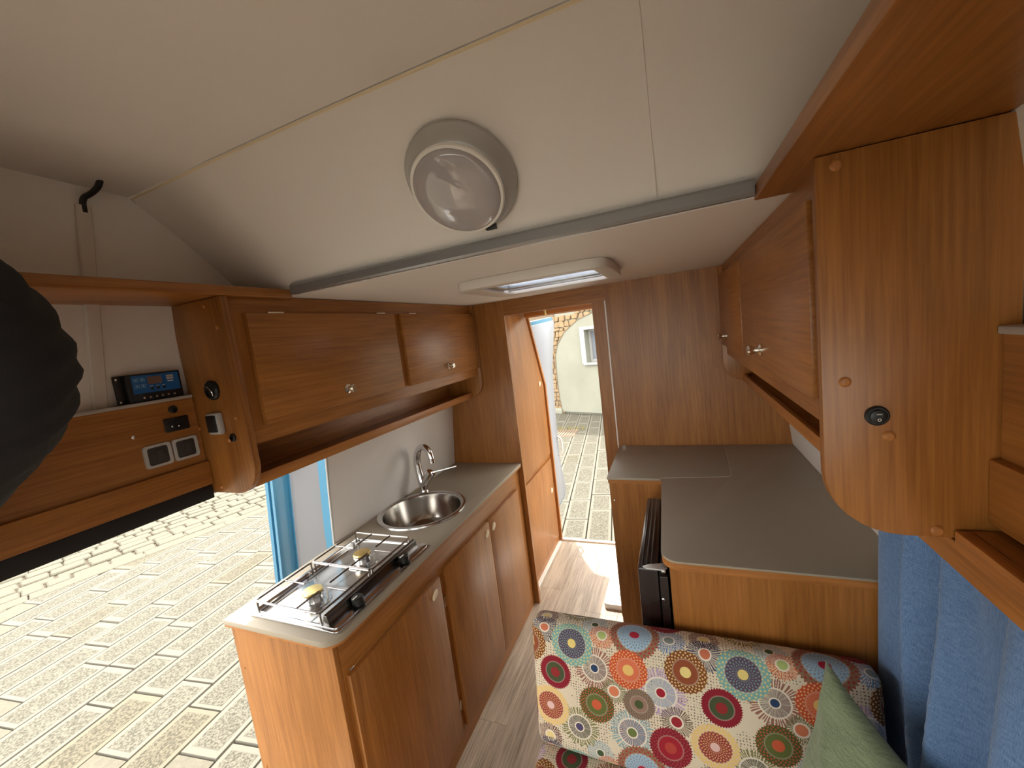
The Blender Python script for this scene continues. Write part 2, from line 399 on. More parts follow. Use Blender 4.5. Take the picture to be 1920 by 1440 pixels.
class G:
    """collects geometry in world coordinates, then links it as ONE mesh object"""
    def __init__(s): s.v = []; s.f = []; s.uv = None
    def add(s, vs, fs):
        n = len(s.v); s.v += [tuple(p) for p in vs]; s.f += [tuple(i + n for i in f) for f in fs]; return s
    def box(s, x0, x1, y0, y1, z0, z1):
        vs = [(x, y, z) for z in (z0, z1) for y in (y0, y1) for x in (x0, x1)]
        return s.add(vs, [(0, 2, 3, 1), (4, 5, 7, 6), (0, 1, 5, 4), (2, 6, 7, 3), (0, 4, 6, 2), (1, 3, 7, 5)])
    def prism(s, poly, axis, a0, a1):
        def P(u, v, a):
            return {'y': (u, a, v), 'x': (a, u, v), 'z': (u, v, a)}[axis]
        n = len(poly)
        vs = [P(u, v, a0) for u, v in poly] + [P(u, v, a1) for u, v in poly]
        fs = [tuple(range(n)), tuple(range(2 * n - 1, n - 1, -1))] + [(i, (i + 1) % n, n + (i + 1) % n, n + i) for i in range(n)]
        return s.add(vs, fs)
    def plate(s, outer, holes, z0, z1):
        bm = bmesh.new()
        for loop in [outer] + holes:
            vv = [bm.verts.new((x, y, 0)) for x, y in loop]
            for i in range(len(vv)): bm.edges.new((vv[i], vv[(i + 1) % len(vv)]))
        bmesh.ops.triangle_fill(bm, edges=bm.edges[:], use_beauty=True)
        bm.verts.index_update(); base = [v.co.copy() for v in bm.verts]; fcs = [[v.index for v in f.verts] for f in bm.faces]
        bm.free()
        n = len(base)
        vs = [(p.x, p.y, z1) for p in base] + [(p.x, p.y, z0) for p in base]
        fs = [tuple(f) for f in fcs] + [tuple(i + n for i in reversed(f)) for f in fcs]
        k = 0
        for loop in [outer] + holes:
            m_ = len(loop)
            fs += [(k + i, k + (i + 1) % m_, n + k + (i + 1) % m_, n + k + i) for i in range(m_)]
            k += m_
        return s.add(vs, fs)
    def lathe(s, prof, c, axis=(0, 0, 1), seg=32, sx=1.0, sy=1.0, closed=False):
        ax = Vector(axis).normalized()
        u = ax.orthogonal().normalized() if abs(ax.z) < 0.999 else Vector((1, 0, 0))
        w = ax.cross(u); c = Vector(c)
        vs = []; fs = []
        for r, h in prof:
            for k in range(seg):
                t = 2 * math.pi * k / seg
                vs.append(c + u * (r * sx * math.cos(t)) + w * (r * sy * math.sin(t)) + ax * h)
        m_ = len(prof)
        for j in range(m_ - 1 if not closed else m_):
            for k in range(seg):
                a, b_ = j * seg + k, j * seg + (k + 1) % seg
                j2 = (j + 1) % m_
                fs.append((a, b_, j2 * seg + (k + 1) % seg, j2 * seg + k))
        if not closed:
            fs.append(tuple(reversed(range(seg)))); fs.append(tuple(range((m_ - 1) * seg, m_ * seg)))
        return s.add(vs, fs)
    def tube(s, pts, r, seg=10, smooth=0):
        pts = [Vector(p) for p in pts]
        for _ in range(smooth):
            q = [pts[0]]
            for a, b_ in zip(pts, pts[1:]):
                q += [a * .75 + b_ * .25, a * .25 + b_ * .75]
            pts = q + [pts[-1]]
        rr = r if callable(r) else (lambda t: r)
        vs = []; fs = []; n = len(pts); prev = None
        for i, p in enumerate(pts):
            t = (pts[min(i + 1, n - 1)] - pts[max(i - 1, 0)]).normalized()
            if prev is None: u = t.orthogonal().normalized()
            else: u = (prev - t * prev.dot(t)).normalized()
            prev = u; w = t.cross(u); R = rr(i / (n - 1))
            for k in range(seg):
                a = 2 * math.pi * k / seg
                vs.append(p + u * (R * math.cos(a)) + w * (R * math.sin(a)))
        for i in range(n - 1):
            for k in range(seg):
                fs.append((i * seg + k, i * seg + (k + 1) % seg, (i + 1) * seg + (k + 1) % seg, (i + 1) * seg + k))
        fs.append(tuple(reversed(range(seg)))); fs.append(tuple(range((n - 1) * seg, n * seg)))
        return s.add(vs, fs)
    def sheet(s, grid, thick=None):
        r = len(grid); c = len(grid[0])
        vs = [p for row in grid for p in row]
        fs = [(i * c + j, i * c + j + 1, (i + 1) * c + j + 1, (i + 1) * c + j) for i in range(r - 1) for j in range(c - 1)]
        return s.add(vs, fs)
    def build(s, name, mat, parent=None, bev=0.0, seg=2, ang=35, label=None, cat=None, group=None, kind=None, uv=None):
        off = wloc(parent)
        me = bpy.data.meshes.new(name)
        me.from_pydata([(p[0] - off.x, p[1] - off.y, p[2] - off.z) for p in s.v], [], s.f)
        bm = bmesh.new(); bm.from_mesh(me)
        bmesh.ops.recalc_face_normals(bm, faces=bm.faces[:])
        if bev:
            es = [e for e in bm.edges if len(e.link_faces) == 2 and e.calc_face_angle(0) > math.radians(30)]
            bmesh.ops.bevel(bm, geom=es, offset=bev, segments=seg, affect='EDGES', profile=0.5, clamp_overlap=True)
        for f in bm.faces: f.smooth = True
        for e in bm.edges:
            e.smooth = not (len(e.link_faces) == 2 and e.calc_face_angle(0) > math.radians(ang))
        if uv:
            ul = bm.loops.layers.uv.new('UVMap')
            for f in bm.faces:
                for lp in f.loops:
                    lp[ul].uv = uv(lp.vert.co + off, f.normal)
        bm.to_mesh(me); bm.free()
        me.materials.append(mat)
        o = bpy.data.objects.new(name, me); COL.objects.link(o)
        if parent is not None: o.parent = parent
        return tag(o, label, cat, group, kind)

def roundrect(x0, x1, y0, y1, r, n=5, corners=(1, 1, 1, 1)):
    """corners: x0y0, x1y0, x1y1, x0y1"""
    out = []
    for (cx, cy, a0, on, px, py) in ((x0 + r, y0 + r, 180, corners[0], x0, y0), (x1 - r, y0 + r, 270, corners[1], x1, y0),
                                     (x1 - r, y1 - r, 0, corners[2], x1, y1), (x0 + r, y1 - r, 90, corners[3], x0, y1)):
        if not on: out.append((px, py)); continue
        for k in range(n + 1):
            a = math.radians(a0 + 90 * k / n)
            out.append((cx + r * math.cos(a), cy + r * math.sin(a)))
    return out
def circle(cx, cy, r, n=48):
    return [(cx + r * math.cos(2 * math.pi * k / n), cy + r * math.sin(2 * math.pi * k / n)) for k in range(n)]

# ------------------------------------------------------------------ STRUCTURE: shell of the van
CX = -0.415
PROF = [(0.0, -1.31), (0.87, -1.287), (1.10, -1.262), (1.25, -1.243), (1.535, -1.243), (1.78, -1.214), (2.05, -1.185)]
def wallpoly(z0, z1, side, th=0.045):
    def xi(z):
        for (a, xa), (b_, xb) in zip(PROF, PROF[1:]):
            if a <= z <= b_: return xa + (xb - xa) * (z - a) / (b_ - a)
        return PROF[-1][1] if z > 1 else PROF[0][1]
    zs = [z0] + [z for z, _ in PROF if z0 < z < z1] + [z1]
    inn = [(xi(z), z) for z in zs]; out = [(x - th, z) for x, z in reversed(inn)]
    poly = inn + out
    return poly if side < 0 else [(2 * CX - x, z) for x, z in poly]

fl = G().box(-1.36, 0.53, -1.45, 2.795, -0.06, -0.004).build('floor', M['mortar'], kind='structure')
pw = 0.178; x = -0.93; c = 0
while x < 0.40:
    y = -1.40 + (c * 0.37) % 0.9 - 0.9
    while y < 2.78:
        a, b_ = max(y, -1.40), min(y + 0.9, 2.775)
        if b_ - a > 0.03:
            G().box(x + .0006, x + pw - .0006, a + .0006, b_ - .0006, -0.004, 0.0).build('plank', OAK, fl)
        y += 0.9
    x += pw; c += 1
G().box(-1.31, -0.932, -1.40, 2.775, -0.004, -0.001).build('floor_edge', OAK, fl)

wl = G().prism(wallpoly(0.0, 1.775, -1, .008), 'y', 1.103, 2.795).build('wall_left', M['white_panel'], kind='structure')
G().prism(wallpoly(1.245, 2.05, -1), 'y', -0.35, 0.677).build('upper_lining', M['white_panel'], wl)
G().prism(wallpoly(1.245, 2.05, -1), 'y', 0.677, 1.102).build('upper_lining', M['white_panel'], wl)
G().prism(wallpoly(0.0, 0.9, -1), 'y', -1.4, -0.35).build('cab_lining', M['white_panel'], wl)
G().prism(wallpoly(1.42, 2.05, -1), 'y', -1.2, -0.35).build('cab_upper_lining', M['white_panel'], wl)
wr = G().prism(wallpoly(0.0, 2.05, 1), 'y', -0.45, 2.12).build('wall_right', M['white_panel'], kind='structure')
G().prism(wallpoly(0.0, 0.75, 1), 'y', 2.12, 2.795).build('washroom_lining', M['white_panel'], wr)
G().prism(wallpoly(1.55, 1.775, 1), 'y', 2.12, 2.795).build('washroom_lining', M['white_panel'], wr)
w2 = G().box(0.452, 0.456, 2.12, 2.74, 0.75, 1.55).build('added_window', M['glass'], kind='structure')  # unseen washroom window, added to let daylight onto the wardrobe
G().prism(wallpoly(0.0, 0.9, 1), 'y', -1.4, -0.45).build('cab_lining', M['white_panel'], wr)
G().prism(wallpoly(1.42, 2.05, 1), 'y', -1.2, -0.45).build('cab_upper_lining', M['white_panel'], wr)
# front: dash and windscreen (behind the camera)
wf = G().box(-1.33, 0.5, -1.45, -1.40, -0.06, 0.88).build('wall_front', M['greyplastic'], kind='structure')
win = G().prism([(-1.42, 0.88), (-1.41, 0.88), (-1.12, 1.50), (-1.13, 1.50)], 'x', -1.25, 0.42).build('window_1', M['glass'], kind='structure')
G().prism([(-1.40, 0.86), (-1.36, 0.86), (-1.36, 0.90), (-1.40, 0.90)], 'x', -1.29, 0.46).build('window_frame', M['rubber'], win)

# ceiling: low rear part with a hatch hole, sloped panel, high front part
HX0, HX1, HY0, HY1 = -0.600, -0.200, 1.225, 1.56
ceil = G().plate([(-1.30, 0.885), (0.47, 0.885), (0.47, 2.795), (-1.30, 2.795)], [[(HX0, HY0), (HX1, HY0), (HX1, HY1), (HX0, HY1)]], 1.776, 1.83).build('ceiling', M['roof_fabric'], kind='structure')
YS, ZS = 0.625, 2.022          # fold between sloped panel and high roof
def crown(x): return 0.010 * (1 - ((x - CX) / 0.8) ** 2)
xs = [-1.25 + i * (1.67 / 24) for i in range(25)]
def strip(pts):                # pts: list of (y, z, crown factor); thin solid sheet, curved across the van
    grid = [[(x, y, z + crown(x) * k) for x in xs] for y, z, k in pts]
    gu = [[(x, y, z + 0.03 + crown(x) * k) for x in xs] for y, z, k in pts]
    g = G(); g.sheet(grid); g.sheet(gu); return g
strip([(0.888, 1.797, 0.3), (0.80, 1.797 + 0.083, .6), (0.70, 1.965, .9), (YS, ZS, 1.0)]).build('sloped_panel', M['roof_fabric'], ceil)
strip([(YS - 0.002, ZS + 0.002, 1.0), (0.3, 2.032, 1.0), (-0.3, 2.035, 1.0), (-0.7, 2.02, 1.0), (-0.985, 1.87, 1.0), (-1.115, 1.50, 1.0)]).build('high_panel', M['roof_fabric'], ceil)
# fold strip and panel joint
G().tube([(x, YS + 0.002, ZS - 0.001 + crown(x)) for x in xs[1:-1]], 0.0028, 6).build('seam_strip', M['cream'], ceil)
G().tube([(-0.013, 0.88, 1.8015), (-0.013, 0.80, 1.884), (-0.013, 0.70, 1.971), (-0.013, 0.632, 2.0235)], 0.0005, 6).build('panel_joint', M['offwhite'], ceil)
# grey rail closing the step in the roof
G().prism([(0.868, 1.777), (0.878, 1.777), (0.888, 1.786), (0.888, 1.806), (0.868, 1.806), (0.863, 1.80), (0.863, 1.782)], 'x', -1.0, 0.148).build('trim_1', M['alu'], kind='structure')
# longitudinal cherry boards along both sides of the raised roof
G().box(-1.232, -1.02, -0.9, 0.885, 1.770, 1.795).build('trim_2', WOOD['y'], kind='structure', bev=0.003)
G().box(0.15, 0.385, -0.9, 0.89, 1.772, 1.797).build('trim_3', WOOD['y'], kind='structure', bev=0.003)

# wooden bulkhead at the back of the living area
YB = 2.05
wb = G().box(-0.305, 0.45, YB, YB + 0.02, 0.0, 1.778).build('wall_rear', WOOD['z'], kind='structure')
G().box(-1.30, -0.848, YB, YB + 0.02, 0.0, 1.778).build('bulkhead_panel', WOOD['z'], wb)
G().box(-0.8475, -0.3055, YB, YB + 0.02, 1.695, 1.778).build('door_header', WOOD['x'], wb)
G().box(-0.372, -0.3095, YB + 0.001, YB + 0.02, 0.0, 1.6945).build('door_jamb', WOOD['z'], wb)
G().box(-0.3095, -0.3035, YB - 0.003, YB + 0.0, 0.965, 1.697).build('edge_strip', M['whiteplastic'], wb)
for (x, z) in ((-0.90, 1.18), (-0.93, 0.935), (-1.0, 1.68)):
    G().lathe([(0.004, 0), (0.004, .001), (.0025, .0022)], (x, YB, z), (0, -1, 0), 10).build('screw_cap', EDGE['z'], wb)
G().lathe([(0.009, 0), (0.009, .0015), (.006, .003)], (-0.27, YB, 1.753), (0, -1, 0), 16).build('screw_cap', EDGE['z'], wb)
# rear wall of the van beside the rear door, floor sill
G().box(0.36, 0.47, 2.75, 2.795, 0.0, 1.776).build('wall_back', M['white_panel'], kind='structure')
G().box(-0.93, 0.36, 2.772, 2.80, -0.02, 0.012).build('trim_4', M['whiteplastic'], kind='structure', bev=0.003)

# ------------------------------------------------------------------ OUTSIDE
GZ = -0.5
ground = G().box(-16, 10, -8, 18, GZ - 0.2, GZ - 0.03).build('ground', M['pilot'], kind='structure')
ua = math.radians(7.5)
U = Vector((-math.sin(ua), math.cos(ua), 0)); T = Vector((math.cos(ua), math.sin(ua), 0))
def pxy(p):
    d = Vector(p) - Vector((0, 0, ZC)); zc_ = d.dot(fz)
    if zc_ < 0.05: return None
    return 960 + F * d.dot(rx) / zc_, 720 + F * d.dot(dy) / zc_
slab_me = None
def slabmesh():
    g = G()
    g.add([(-.5, -.5, -1), (.5, -.5, -1), (.5, .5, -1), (-.5, .5, -1), (-.5, -.5, -.25), (.5, -.5, -.25), (.5, .5, -.25), (-.5, .5, -.25),
           (-.49, -.494, 0), (.49, -.494, 0), (.49, .494, 0), (-.49, .494, 0)],
          [(0, 3, 2, 1), (0, 1, 5, 4), (1, 2, 6, 5), (2, 3, 7, 6), (3, 0, 4, 7), (4, 5, 9, 8), (5, 6, 10, 9), (6, 7, 11, 10), (7, 4, 8, 11), (8, 9, 10, 11)])
    o = g.build('paving_slab', M['slab'], ground); return o
proto = slabmesh(); proto_used = False
O0 = Vector((-1.198, 3.733, 0))
slabs = []
random.seed(11)
KA, KB = Vector((-6.43, 1.35, 0)), Vector((-5.86, 3.25, 0)); KD = (KB - KA).normalized(); KN = Vector((-KD.y, KD.x, 0))
if KN.x > 0: KN = -KN
def kside(p): return (Vector((p[0], p[1], 0)) - KA).dot(KN)
w = -26.3
i = 0
t = -7.0
while t < 5.0:
    wd = 0.268 + random.uniform(-.02, .03)
    s_ = -6.0 + random.uniform(0, .5)
    while s_ < 7.5:
        ln = random.choice([0.42, 0.5, 0.5, 0.58, 0.72, 0.9])
        cc = O0 + U * (s_ + ln / 2) + T * (t + wd / 2)
        slabs.append((cc, wd, ln)); s_ += ln
    t += wd
vis = []; rest = []
for cc, wd, ln in slabs:
    if kside(cc) > 0.12: continue
    q = pxy((cc.x, cc.y, GZ)); dist = (cc - Vector((0, 0, 0))).length
    inv = q and -60 < q[0] < 1180 and 700 < q[1] < 1520 and (q[0] < 640 or 1020 < q[0]) and not (640 < q[1] < 880 and q[0] < 640)
    # the van itself covers the middle: keep what the two doorways show
    if inv and (q[0] > 1000 and cc.y > 3.2 and -3.4 < cc.x < -0.2 or q[0] < 640 and cc.x < -1.9): vis.append((dist, cc, wd, ln))
    elif (cc.x < -1.5 or cc.y > 2.9) and -9 < cc.x < 3 and -3 < cc.y < 11.5: rest.append((cc, wd, ln))
vis.sort(key=lambda a: a[0])
for n, (d, cc, wd, ln) in enumerate(vis):
    if n >= 290: rest.append((cc, wd, ln)); continue
    o = proto if n == 0 else proto.copy()
    if n: COL.objects.link(o); o.parent = ground
    o.location = (cc.x, cc.y, GZ + random.uniform(-.003, .003)); o.rotation_euler = (0, 0, ua); o.scale = (wd - .010, ln - .010, 0.04)
g = G()
for cc, wd, ln in rest:
    a, b_ = T * ((wd - .01) / 2), U * ((ln - .01) / 2)
    vs = [cc + sx * a + sy * b_ + Vector((0, 0, z)) for z in (GZ - .04, GZ) for sx, sy in ((-1, -1), (1, -1), (1, 1), (-1, 1))]
    g.add(vs, [(4, 5, 6, 7), (0, 1, 5, 4), (1, 2, 6, 5), (2, 3, 7, 6), (3, 0, 4, 7)])
slabrest = plain('limestone_far', lin(93, 89, 76), 0.88, noise_amt=0.35, nscale=45, bump=0.8)
g.build('paving_field', slabrest, ground, kind='stuff')
# kerb band and rough setts beyond it
random.seed(5)
d = -2.2
while d < 5.5:
    ln = random.uniform(.55, .95)
    p = [KA + KD * (d + e * (ln - .012)) + KN * k for e, k in ((0, 0), (1, 0), (1, .20), (0, .20))]
    G().add([(*q.xy, GZ - .1) for q in p] + [(*q.xy, GZ + .004) for q in p], [(4, 5, 6, 7), (0, 1, 5, 4), (1, 2, 6, 5), (2, 3, 7, 6), (3, 0, 4, 7)]).build('kerb_stone', slabrest, ground, bev=0.006, seg=1)
    d += ln
r = 0.215; n = 0
while r < 1.9:
    h = random.uniform(.15, .23); d = -2.2 + random.uniform(0, .1)
    while d < 5.6:
        ln = random.uniform(.17, .34)
        p = [KA + KD * (d + e * (ln - .014)) + KN * (r + k * (h - .014)) for e, k in ((0, 0), (1, 0), (1, 1), (0, 1))]
        zt = GZ + random.uniform(-.012, .008)
        if -.6 < d < 4.4 and n < 260:
            G().add([(*q.xy, GZ - .1) for q in p] + [(*(q + Vector((random.uniform(-.008, .008), random.uniform(-.008, .008), 0))).xy, zt) for q in p],
                    [(4, 5, 6, 7), (0, 1, 5, 4), (1, 2, 6, 5), (2, 3, 7, 6), (3, 0, 4, 7)]).build('sett', M['plaster'] if random.random() < .0 else slabrest, ground, bev=0.014, seg=1)
            n += 1
        d += ln
    r += h

# far building behind the rear door: plaster infill under a rubble-stone arch
WA, WB_ = Vector((-2.873, 9.737, 0)), Vector((-1.733, 9.316, 0))
WDn = (WB_ - WA).normalized(); WN = Vector((WDn.y, -WDn.x, 0))     # WN faces the van
if WN.y > 0: WN = -WN
def onwall(px, py):
    r_ = ray(px, py); o = Vector((0, 0, ZC)); t_ = (WA - o).dot(WN) / r_.dot(WN); P = o + r_ * t_
    return (P - WA).dot(WDn), P.z
def W3(s_, z, d_=0.0):
    p = WA + WDn * s_ + WN * d_; return (p.x, p.y, z)
bld = thing('stone_building', 'pale plastered house wall with rubble-stone arch behind the rear doorway', 'building', (WA.x, WA.y, GZ))
def wbox(g, s0, s1, z0, z1, d0, d1):
    vs = [W3(s_, z, d_) for d_ in (d0, d1) for z in (z0, z1) for s_ in (s0, s1)]
    return g.add(vs, [(0, 2, 3, 1), (4, 5, 7, 6), (0, 1, 5, 4), (2, 6, 7, 3), (0, 4, 6, 2), (1, 3, 7, 5)])
def vz(x, y): return (960 + x / 5.54, 560 + y / 5.54)
arch = [onwall(*vz(*p)) for p in ((545, 1165), (515, 1030), (495, 880), (480, 740), (470, 590), (490, 480), (560, 345), (640, 270), (700, 215), (825, 155))]
sW0, sW1 = -7.0, 7.0
WTOP = 3.1
apex = arch[-1]
mirror = [(2 * (apex[0] + 0.55) - s_, z) for s_, z in reversed(arch)]
archz = arch + [(apex[0] + 0.55, apex[1] + 0.22)] + mirror
wx0, wz1 = onwall(*vz(775, 320)); wx1_, wz0 = onwall(*vz(790, 660))
wx0 = (wx0 + wx1_) / 2; wxr = wx0 + 0.62
wbox(wbox(wbox(wbox(G(), sW0, wx0, GZ - .05, WTOP, -.4, 0), wxr, sW1, GZ - .05, WTOP, -.4, 0), wx0, wxr, GZ - .05, wz0, -.4, 0), wx0, wxr, wz1, WTOP, -.4, 0).build('plaster_wall', M['plaster'], bld)
# stones outside the arch line
def left_of_arch(s_, z):
    for (a, za), (b_, zb) in zip(arch, arch[1:]):
        if za <= z <= zb: return a + (b_ - a) * (z - za) / (zb - za)
    return arch[0][0] if z < arch[0][1] else None
random.seed(8)
zz = GZ
wbox(G(), sW0, arch[0][0] - .0, GZ - .05, arch[-1][1] + .6, 0, 0.03).build('mortar_bed', M['mortar'], bld)
while zz < arch[-1][1] + 0.75:
    h = random.uniform(.08, .15)
    lim = left_of_arch(0, zz + h / 2)
    right = lim if lim is not None else apex[0] + 1.2
    s_ = right + .05
    while s_ > right - 1.5 and s_ > -3.6:
        ln = random.uniform(.09, .22); j = lambda: random.uniform(-.02, .02)
        q = [(s_ - ln + .012 + j(), zz + .01 + j()), (s_ - .012 + (j() if s_ < right else 0), zz + .01 + j()), (s_ - .012 + (j() if s_ < right else 0), zz + h - .01 + j()), (s_ - ln / 2 + j(), zz + h + j() * .6), (s_ - ln + .012 + j(), zz + h - .01 + j())]
        dd = 0.045 + random.uniform(0, .02)
        vs = [W3(a, b_, .0) for a, b_ in q] + [W3(a, b_, dd) for a, b_ in q]
        k = 5
        G().add(vs, [tuple(range(k, 2 * k))] + [(i, (i + 1) % k, k + (i + 1) % k, k + i) for i in range(k)]).build('stone', M['stonewarm'], bld, bev=0.012, seg=1)
        s_ -= ln
    zz += h
# plaster infill under the arch, standing in front of the stones
g = G(); g.plate(archz, [[(wx0, wz0), (wxr, wz0), (wxr, wz1), (wx0, wz1)]], 0.0, 0.075)
g.v = [W3(a, b_, d_) for a, b_, d_ in g.v]
g.build('arch_infill', M['plaster'], bld)
g = G(); g.tube([W3(a, b_, .075) for a, b_ in archz], .012, 6); g.build('arch_edge', M['mortar'], bld)
wo = G(); fw = 0.055
wbox(wo, wx0, wx0 + fw, wz0, wz1, -.16, -.1); wbox(wo, wxr - fw, wxr, wz0, wz1, -.16, -.1)
wbox(wo, wx0 + fw, wxr - fw, wz0, wz0 + fw, -.16, -.1); wbox(wo, wx0 + fw, wxr - fw, wz1 - fw, wz1, -.16, -.1)
wno = wo.build('window', M['winwhite'], bld)
wbox(G(), wx0 + fw, wxr - fw, wz0 + fw, wz1 - fw, -.15, -.14).build('pane', M['darkglass'], wno)
wbox(G(), wx0 - .12, wx0, wz0 - .02, wz1 + .06, 0.07, .10).build('window_surround', M['winwhite'], bld)
wbox(G(), wx0 - .12, wxr + .1, wz1, wz1 + .07, 0.07, .105).build('window_surround', M['winwhite'], bld)
wbox(G(), wx0 - .06, wxr + .1, wz0 - .05, wz0, 0.07, .14).build('window_sill', M['winwhite'], bld)
wbox(G(), arch[0][0] - .42, arch[0][0] - 0.0, GZ, arch[0][1] + .08, .03, .12).build('plinth', M['plaster'], bld, bev=.01)
# iron drain cover with weeds on the paving
a0 = hit(1062, 812, 2, GZ)
dr = thing('drain_cover', 'rusty drain grate with dry weeds at its edge outside the rear door', 'drain', (a0.x, a0.y, GZ))
g = G(); g.box(a0.x - .30, a0.x + .22, a0.y - .28, a0.y + .24, GZ, GZ + .008); g.build('frame', M['iron'], dr)
for k in range(9):
    xk = a0.x - .27 + k * .055
    G().box(xk, xk + .03, a0.y - .25, a0.y + .21, GZ + .008, GZ + .02).build('bar', M['iron'], dr)
random.seed(2)
g = G()
for k in range(70):
    bx, by = a0.x + random.uniform(-.34, .32), a0.y + random.choice((.26, .3, .28)) + random.uniform(-.04, .05)
    hgt = random.uniform(.03, .10); lx, ly = random.uniform(-.05, .05), random.uniform(-.03, .03)
    g.add([(bx - .006, by, GZ), (bx + .006, by, GZ), (bx + lx, by + ly, GZ + hgt)], [(0, 1, 2)])
g.build('weeds', M['grass'], dr, kind='stuff')

# ------------------------------------------------------------------ REAR COMPARTMENT
wd_ = thing('wardrobe', 'tall orange-brown wardrobe with two doors just inside the rear doorway', 'wardrobe', (-1.1, 2.43, 0))
rprof = [(2.072, 0.012), (2.755, 0.012), (2.785, 0.6), (2.785, 1.20), (2.56, 1.725), (2.072, 1.725)]
G().prism(rprof, 'x', -1.21, -0.915).build('body', WOOD['z'], wd_)
G().prism([(2.085, .70), (2.735, .70), (2.755, 1.20), (2.54, 1.70), (2.085, 1.70)], 'x', -0.915, -0.900).build('door', WOOD['z'], wd_, bev=.003, label='tall upper door with a slanted top corner')
G().prism([(2.085, .07), (2.715, .07), (2.732, .665), (2.085, .665)], 'x', -0.915, -0.900).build('door', WOOD['z'], wd_, bev=.003, label='lower door')
G().prism([(2.755, .012), (2.775, .012), (2.80, 1.205), (2.575, 1.725), (2.555, 1.725), (2.775, 1.20)], 'x', -0.915, -0.893).build('edge_board', EDGE['z'], wd_)
for (y, z) in ((2.665, 1.225), (2.66, .445)):
    G().lathe([(.016, 0), (.016, .004), (.010, .008), (.003, .009)], (-0.900, y, z), (1, 0, 0), 20, 1.3, 0.8).build('catch', M['cream'], wd_)
G().box(-0.915, -0.897, 2.075, 2.75, 0.0, 0.012).build('plinth_strip', M['whiteplastic'], wd_)

hb = thing('blind_housing', 'brown wooden head board with brass latch above the rear door', 'head board', (-0.5, 2.5, 1.68))
G().prism([(2.49, 1.69), (2.52, 1.682), (2.54, 1.70), (2.54, 1.728), (2.49, 1.728)], 'x', -0.893, -0.2).build('board', EDGE['x'], hb, bev=.003)
G().box(-0.755, -0.738, 2.482, 2.491, 1.684, 1.735).build('latch', M['brass'], hb, bev=.002)

tr_ = thing('shower_tray', 'white moulded shower tray on the floor beside the rear doorway', 'shower tray', (-0.14, 2.3, 0))
G().plate(roundrect(-0.475, 0.2, 2.085, 2.56, .02), [roundrect(-0.44, 0.17, 2.12, 2.53, .04)], 0.0, 0.032).build('rim', M['traywhite'], tr_, bev=.003)
G().plate(roundrect(-0.44, 0.17, 2.12, 2.53, .04), [circle(-0.1, 2.3, .03)], 0.0, 0.014).build('basin', M['traywhite'], tr_)
for k in range(3):
    G().box(-.41, .12, 2.2 + k * .11, 2.215 + k * .11, .014, .02).build('rib', M['traywhite'], tr_, bev=.003)
G().lathe([(.029, 0), (.029, .012), (.012, .014)], (-.1, 2.3, 0.001), (0, 0, 1), 20).build('drain', M['chrome'], tr_)

rd = thing('rear_door', 'open rear van door with white lining and pale blue rim', 'van door', (-0.95, 3.0, 0.2))
far = [(2.86, 0.185), (3.155, 0.195), (3.165, .25), (3.09, .54), (3.095, .73), (3.105, .95), (3.172, 1.30), (3.355, 1.665), (3.36, 1.685), (3.33, 1.697)]
near = [(2.66, 1.66), (2.80, 1.42), (2.84, 1.2), (2.85, .7)]
G().prism(far + near, 'x', -0.985, -0.945).build('shell', M['bluepaint'], rd, bev=.008)
cyy = sum(p[0] for p in far + near) / 14; czz = sum(p[1] for p in far + near) / 14
inner = [(y - (.012 if y > 3.0 else -.03), z + (.03 if z < .3 else (-.03 if z > 1.6 else 0))) for y, z in far[1:] + near + far[:1]]
inner = [(y - .0, z) for y, z in inner]
G().prism(inner, 'x', -0.945, -0.935).build('lining', M['doorwhite'], rd, bev=.004)
G().tube([(-.93, 3.05, .58), (-.905, 3.055, .60), (-.9, 3.06, .66), (-.905, 3.055, .72), (-.93, 3.05, .74)], .008, 8, 1).build('grab_handle', M['whiteplastic'], rd)

# ------------------------------------------------------------------ SIDE DOOR (blue), open to the left
sd = thing('side_door', 'open light blue side door of the van seen under the left cabinet', 'van door', (-1.5, 1.16, 0.0))
def xh(z):
    zz_ = min(max(z, 0), 2.0)
    for (a, xa), (b_, xb) in zip(PROF, PROF[1:]):
        if a <= zz_ <= b_: return xa + (xb - xa) * (zz_ - a) / (b_ - a)
def xo(z): return -1.693 - (1.108 - z) * 0.13
ZT, ZBt = 1.45, -0.1
# outline strip profile: (fraction from outer edge in metres, y)
ribs = [(a * .78, y) for a, y in [(0.0, 1.20), (0.002, 1.152), (0.030, 1.150), (0.034, 1.176), (0.046, 1.178), (0.050, 1.160), (0.075, 1.156), (0.082, 1.132), (0.108, 1.128), (0.118, 1.146), (0.135, 1.188), (0.165, 1.176)]]
rows = [ZBt + (ZT - ZBt) * k / 8 for k in range(9)]
g = G(); g.sheet([[(xo(z) + a, y, z) for a, y in ribs] for z in rows])
g.sheet([[(xo(z) + a, 1.205, z) for a in (0, .1287)] for z in rows])
g.build('edge_frame', M['bluepaint'], sd, ang=50)
g = G(); pl = [[(xo(z) + .1287 + ((xh(z) - .123) - (xo(z) + .1287)) * k, 1.176, z) for k in (0, 1)] for z in rows]
g.sheet(pl); g.sheet([[(x, 1.205, z) for x, y, z in row] for row in pl]); g.build('lining', M['doorgrey'], sd, label='pale grey glossy door lining')
g = G(); g.sheet([[(xh(z) - .123, 1.178, z), (xh(z) - .121, 1.164, z), (xh(z) - .064, 1.164, z), (xh(z) - .053, 1.172, z), (xh(z) - .051, 1.205, z)] for z in rows]); g.build('hinge_rim', M['bluepaint'], sd)
h0 = hit(545, 893, 1, 1.14)
g = G().prism([(-1.55, 1.155), (-1.515, 1.155), (-1.50, 1.20), (-1.47, 1.26), (-1.45, 1.36), (-1.485, 1.36), (-1.51, 1.27), (-1.545, 1.22)], 'y', 1.135, 1.172)
